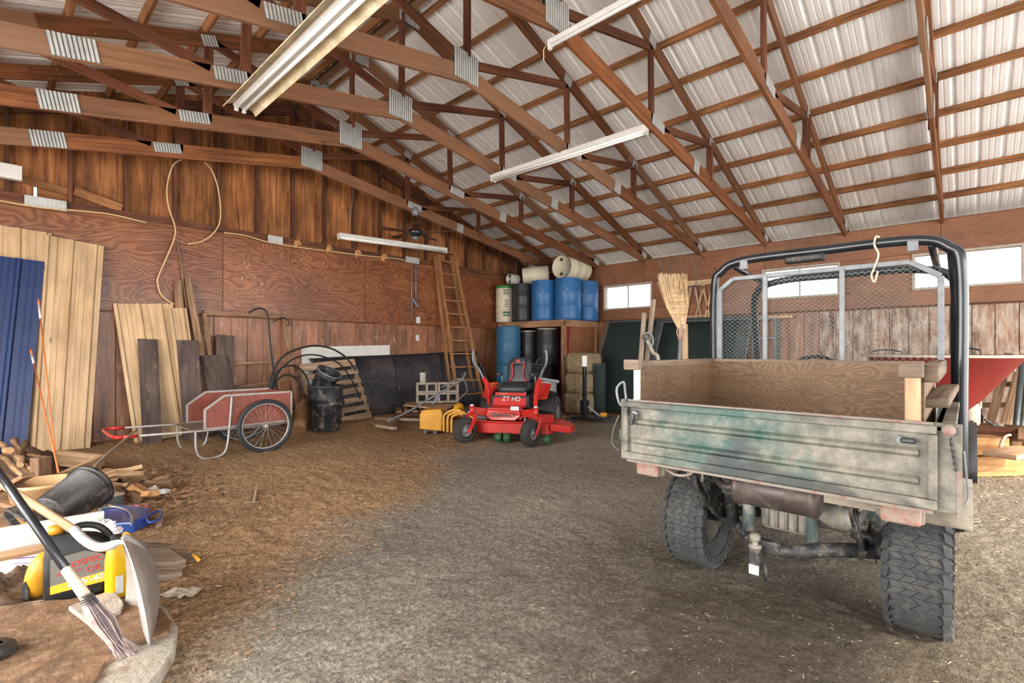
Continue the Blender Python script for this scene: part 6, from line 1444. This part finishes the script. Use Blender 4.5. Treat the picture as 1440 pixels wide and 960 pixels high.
LUMP(V((bc_.x, bc_.y + .02, 0)), .26, .22, bc_.z - .085).build('x', M['chips']); o = C.objects[-1]; o.name = 'dirt_clod'; tag(o, 'block of packed dirt and chips under the printed box', 'dirt')
M['bag'] = plain('white_film', (.75, .75, .76), .25, 0, .05)
bgc = aD(143, 742, 2.85)
def bagf(a, b):
    d_ = V((math.cos(2 * PI * a) * math.sin(PI * b), math.sin(2 * PI * a) * math.sin(PI * b), math.cos(PI * b))); n_ = 1 + .45 * noise.noise(d_ * 2.6 + V((3, 1, 0))) + .25 * abs(noise.noise(d_ * 6))
    return bgc + rt * (.095 * d_.x * n_) + fw_ * (.06 * d_.y * n_) + V((0, 0, .055 * d_.z * n_ - .02))
mm = MB(); mm.grid(bagf, 44, 26, False)
tag(mm.build('plastic_bag', M['bag']), 'crumpled white plastic bag on the end of the trim board', 'bag')
bk_ = aD(-8, 840, 2.75); tag(MB().box((bk_.x, bk_.y, .12), (.10, .16, .22), .3).build('rough_block', M['fire2'], bevel=.01), 'rough bark covered block holding up the trim board at the left edge', 'block')
# supports below boards: yellow helmet like shell
t = thing('yellow_shell', 'cracked yellow plastic shell with a dark opening left of the oil jug', 'plastic shell', G(62, 838)); yc = aD(64, 806, 2.55)
mm = MB(); mm.grid(lambda a, b: yc + rt * .068 * math.cos(2 * PI * a) * math.sin(PI * b) ** .7 + fw_ * .09 * math.sin(2 * PI * a) * math.sin(PI * b) ** .7 + V((0, 0, .12 * math.cos(PI * b))) + rt * .02 * math.cos(PI * b), 28, 18); mm.build('shell', M['yellow'], t)
mm = MB(); mm.prism([yc - fw_ * .088 + rt * x + V((0, 0, z)) for x, z in ((-.035, -.095), (-.03, -.02), (-.015, .0), (.0, -.03), (.005, -.09))], -fw_ * .006); mm.build('dark_opening', M['pot'], t)
# oil jug with label
jb = G(112, 846, .0); jb.z = .052; t = thing('oil_jug', 'black oil jug with a grey, red and yellow label behind the mop broom', 'jug', jb, YAW - R(90) + R(34))
W2, D2, H2 = .135, .075, .30
mm = MB(); rings = []
for z, sx_, sy_, ox in ((0, .93, .9, 0), (.01, 1, 1, 0), (.20, 1, 1, 0), (.25, .96, .95, 0), (.29, .74, .75, -.03), (.315, .42, .5, -.07), (.325, .25, .36, -.09)):
    rings.append(mm.ring([(ox + W2 * sx_ * math.copysign(abs(math.cos(a)) ** .45, math.cos(a)), D2 * sy_ * math.copysign(abs(math.sin(a)) ** .45, math.sin(a)), z) for a in [2 * PI * (j + .5) / 32 for j in range(32)]]))
mm.skin(rings); mm.build('body', M['black_plastic'], t, local=True)
MB().lathe((-.09, 0, .325), [(.03, 0), (.032, .035), (.01, .038)], n=20).build('cap', M['yellow'], t, local=True)
MB().tube(spline([(-.055, 0, .315), (.0, 0, .345), (.07, 0, .33), (.12, 0, .27), (.13, 0, .22)]), .017, 8).build('handle', M['black_plastic'], t, local=True)
M['lab_grey'] = plain('label_grey', (.17, .16, .145), .5); M['lab_red'] = plain('label_red', (.65, .05, .05), .5); M['lab_yel'] = plain('label_yellow', (.85, .45, .03), .5); M['lab_white'] = plain('label_white', (.8, .8, .78), .5)
lb = MB().prism([(-.10, -D2 - .001, .06), (.11, -D2 - .001, .06), (.11, -D2 - .001, .20), (.03, -D2 - .001, .235), (-.10, -D2 - .001, .215)], (0, -.0015, 0)).build('label', M['lab_grey'], t, local=True)
MB().prism([(-.10, -D2 - .003, .045), (.11, -D2 - .003, .06), (.11, -D2 - .003, .11), (-.10, -D2 - .003, .085)], (0, -.0015, 0)).build('yellow_band', M['lab_yel'], t, local=True)
wl3 = wm(t); r3 = wl3.to_3x3()
for s_, size, x, z, mt, sl in (('S.', .030, -.055, .205, 'lab_red', .12), ('PROSPEC', .042, .015, .178, 'lab_red', .15), ('Multipurpose', .018, -.03, .140, 'lab_red', .12), ('OIL', .042, .065, .138, 'lab_red', .12), ('15W-40', .044, .03, .080, 'lab_white', .12)):
    stext(s_, size, M[mt], 'label_lettering', t, wl3 @ V((x, -D2 - .0055, z)), r3 @ V((1, 0, sl)), r3 @ V((0, 0, 1)), .0006, .15)
# yellow bottle
yp_ = aD(167, 842, 2.50); yp_.z = .05
t = thing('yellow_bottle', 'yellow oil bottle with handle between the oil jug and the shovel blade', 'bottle', yp_, YAW - R(90) + R(60))
mm = MB(); rings = []
for z, sx_, sy_, ox in ((0, .9, .85, 0), (.012, 1, 1, 0), (.18, 1, 1, 0), (.235, .9, .85, 0), (.27, .5, .6, -.01), (.285, .36, .55, -.012)):
    rings.append(mm.ring([(ox + .055 * sx_ * math.copysign(abs(math.cos(a)) ** .6, math.cos(a)), .035 * sy_ * math.copysign(abs(math.sin(a)) ** .6, math.sin(a)), z) for a in [2 * PI * (j + .5) / 24 for j in range(24)]]))
mm.skin(rings); mm.build('body', plain('yellow_bottle_plastic', (.85, .52, .01), .35), t, local=True)
MB().lathe((-.012, 0, .285), [(.022, 0), (.023, .03), (.005, .032)], n=18).build('cap', M['black_plastic'], t, local=True)
MB().tube(spline([(.0, 0, .285), (.03, 0, .31), (.05, 0, .27), (.048, 0, .22)]), .009, 8).build('handle', M['lab_yel'], t, local=True)
MB().box((-.01, -.0365, .07), (.03, .002, .09)).build('side_label', M['lab_white'], t, local=True)
# shovel: white scoop blade standing on edge, long wooden handle
M['scoop_inner'] = plain('shaded_scoop_inside', (.26, .22, .19), .55, 0, .2, 6)  # darker copy of the scoop colour, shade of the inner side painted in
M['scoop'] = plain('white_scoop', (.48, .48, .475), .4, .1, .12, 4, dust=(.42, .38, .33), dustamt=.18)
t = thing('scoop_shovel', 'white scoop shovel standing on its blade tip, wooden handle off to the left', 'shovel', G(210, 905))
bt = lambda u, v, d: aD(u, v, d)
# blade as a curved sheet: rows from the socket down to the tip
crease = [bt(*q_) for q_ in ((172, 757, 2.24), (181, 778, 2.15), (192, 812, 2.08), (201, 850, 2.05), (207, 882, 2.05), (210, 906, 2.07))]
right_ = [bt(*q_) for q_ in ((176, 750, 2.27), (203, 766, 2.32), (215, 796, 2.34), (219, 835, 2.32), (217, 872, 2.24), (212, 904, 2.10))]
left_ = [bt(*q_) for q_ in ((169, 756, 2.30), (175, 775, 2.40), (178, 806, 2.42), (177, 838, 2.40), (176, 862, 2.34), (204, 902, 2.12))]
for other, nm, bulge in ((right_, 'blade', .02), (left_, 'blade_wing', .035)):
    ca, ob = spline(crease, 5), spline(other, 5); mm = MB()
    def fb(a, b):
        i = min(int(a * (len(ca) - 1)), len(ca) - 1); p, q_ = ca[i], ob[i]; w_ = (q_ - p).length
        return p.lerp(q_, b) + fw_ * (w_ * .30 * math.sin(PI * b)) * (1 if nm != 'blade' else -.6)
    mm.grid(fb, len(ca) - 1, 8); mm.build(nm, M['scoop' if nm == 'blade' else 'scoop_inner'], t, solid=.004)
MB().tube(ca, .0035, 6).build('rolled_edge', M['scoop'], t)
MB().tube(spline([bt(104, 744, 2.42), bt(118, 758, 2.38), bt(135, 768, 2.33), bt(152, 768, 2.29), bt(170, 762, 2.27), bt(186, 768, 2.26)]), [.021] * 28 + [.018, .017, .015, .013, .011, .010, .009, .008, .007, .006, .005, .005, .005], 12).build('socket', M['scoop'], t)
ha, hb3 = bt(106, 746, 2.42), bt(-60, 640, 3.1)
MB().tube([ha, ha.lerp(hb3, .5), hb3], .0195, 14).build('handle', M['pale_lumber'], t)
# broom with black handle
t = thing('frayed_broom', 'upside broom with black handle, white collar and frayed pink grey bristles', 'broom', G(175, 925))
ba, bb, bc3, bd = bt(-30, 622, 2.35), bt(93, 800, 2.02), bt(120, 838, 1.98), bt(178, 925, 2.02)
MB().tube([ba, bb], .0165, 14).build('handle', M['black_steel'], t)
MB().tube([bb, bc3], [.0185, .0195], 14).build('white_collar', M['cream'], t)
M['brs'] = plain('frayed_bristle', (.55, .42, .38), .7, 0, .35, 30, objrand=.3); M['brs2'] = plain('dark_bristle', (.13, .10, .11), .7, 0, .3, 30)
for mat, nn, nm in (('brs', 420, 'pale_bristles'), ('brs2', 260, 'dark_bristles')):
    m = MB(); dn = (bd - bc3); 
    for i in range(nn):
        a = rr.uniform(0, 2 * PI); q_ = math.sqrt(rr.random()); s_ = (rt * math.cos(a) + fw_ * math.sin(a)) * q_
        e = bd + s_ * .03 + V((rr.uniform(-.02, .02), rr.uniform(-.02, .02), rr.uniform(-.015, .03))); e.z = max(e.z, .04)
        m.tube([bc3 + s_ * .018, bc3 + dn * .38 + s_ * .043, bc3 + dn * .68 + s_ * .028, e], [.0018, .0018, .0016, .001], 3, caps=False)
    m.build(nm, M[mat], t)['kind'] = 'stuff'
for k in range(5): c = bc3 + (bd - bc3) * (.02 + .03 * k); ax_ = (bd - bc3).normalized(); _, p_, q_ = basis(ax_); MB().tube([c + (p_ * math.cos(a) + q_ * math.sin(a)) * .0235 for a in [2 * PI * j / 18 for j in range(18)]], .003, 5, closed=True).build('wire_binding', M['grime'], t)
# grey splintered planks right of the shovel
g_ = 'splintered grey planks by the shovel'
for i, (pts, z, lb) in enumerate((([(196, 760), (225, 762), (262, 786), (246, 790), (215, 790), (190, 775)], .09, 'upper splintered grey plank right of the shovel blade'), ([(205, 790), (258, 792), (256, 805), (210, 810)], .05, 'lower thick grey plank end right of the shovel blade'), ([(222, 763), (256, 765), (264, 770), (240, 773)], .03, 'thin dark splinter behind the grey planks'), ([(255, 780), (270, 776), (280, 782), (262, 790)], .03, 'small grey splinter with a yellow tip beyond the planks'))):
    tag(MB().prism([aZ(u, v, z) for u, v in pts], (0, 0, -min(z - .005, .045))).build('grey_plank', M['weathered_rail'], bevel=.003), lb, 'plank', g_)
tag(MB().cyl(aZ(272, 780, .04), aZ(279, 787, .04), .01).build('yellow_peg', M['lab_yel']), 'tiny yellow peg lying at the tip of the grey splinter', 'peg')
# concrete pad pieces and slab
M['dirt_top'] = plain('dirt_top', (.17, .095, .048), .95, 0, .4, 9, bump=1, bscale=30, dust=(.30, .20, .12), dustamt=.3)
M['pad'] = plain('pad_concrete', (.40, .36, .30), .85, 0, .2, 7, bump=.8, bscale=40, dust=(.26, .18, .11), dustamt=.3)
tag(MB().prism([V((x, y, .05)) for x, y in [tuple(aZ(u, v, .05))[:2] for u, v in ((-60, 985), (-60, 862), (60, 842), (150, 836), (232, 852), (250, 880), (246, 912), (228, 940), (190, 985))]], (0, 0, -.06)).build('concrete_pad', M['pad'], bevel=.008), 'rough edged concrete pad under the jug, broom and shovel', 'slab')
MB().prism([aZ(u, v, .066) for u, v in ((-70, 880), (-60, 860), (60, 843), (150, 839), (228, 854), (243, 874), (236, 888), (190, 905), (150, 930), (120, 985), (-70, 985))], (0, 0, -.018)).build('dirt_layer', M['dirt_top'], C.objects[-1], bevel=.01)
tag(MB().prism([aZ(u, v, .09) for u, v in ((96, 852), (130, 838), (160, 828), (174, 846), (170, 858), (122, 872))], (0, 0, -.022)).build('paver_piece', M['concrete'], bevel=.005), 'grey paver piece lying behind the frayed broom bristles', 'paver')
pc = aZ(256, 836, .02); mm = MB(); mm.grid(lambda a, b: pc + rt * (.085 * (a - .5) * 2) + fw_ * (.05 * (b - .5) * 2) + V((0, 0, .015 + .02 * noise.noise(V((a * 7, b * 5, 3))))), 16, 12, False)
tag(mm.build('crumpled_paper', M['window_frame']), 'crumpled pale scrap on the dirt right of the shovel', 'paper')
tag(MB().tube([aZ(357, 705, .02), aZ(361, 688, .03), aZ(360, 684, .06)], .010, 6).build('small_stick', M['weathered_rail']), 'small stick standing in the open dirt before the cart', 'stick')
tag(MB().tube([aZ(344, 706, .02), aZ(364, 706, .02)], .006, 6).build('small_stick', M['weathered_rail']), 'tiny flat stick lying at the foot of the small standing stick', 'stick')
t = thing('dark_wheel_scrap', 'dark round rubber scrap at the bottom left edge', 'scrap', G(-12, 930)); MB().lathe(aZ(-14, 915, .09), [(.03, -.03), (.07, -.03), (.085, 0), (.07, .03), (.03, .03)], (.3, .1, 1), 28, caps=False).build('ring', M['pot'], t)
MB().tube(spline([aZ(u, v, .06) for u, v in ((0, 850), (12, 852), (24, 862), (30, 868))]), .006, 6).build('wire', M['black_plastic'], t)
# ---- the yard outside the walls
m = MB(); m.quad((-60, -60, -.12), (60, -60, -.12), (60, 60, -.12), (-60, 60, -.12)); o = m.build('ground', plain('yard_ground', (.17, .14, .10), .9, 0, .3, 1)); structure(o)
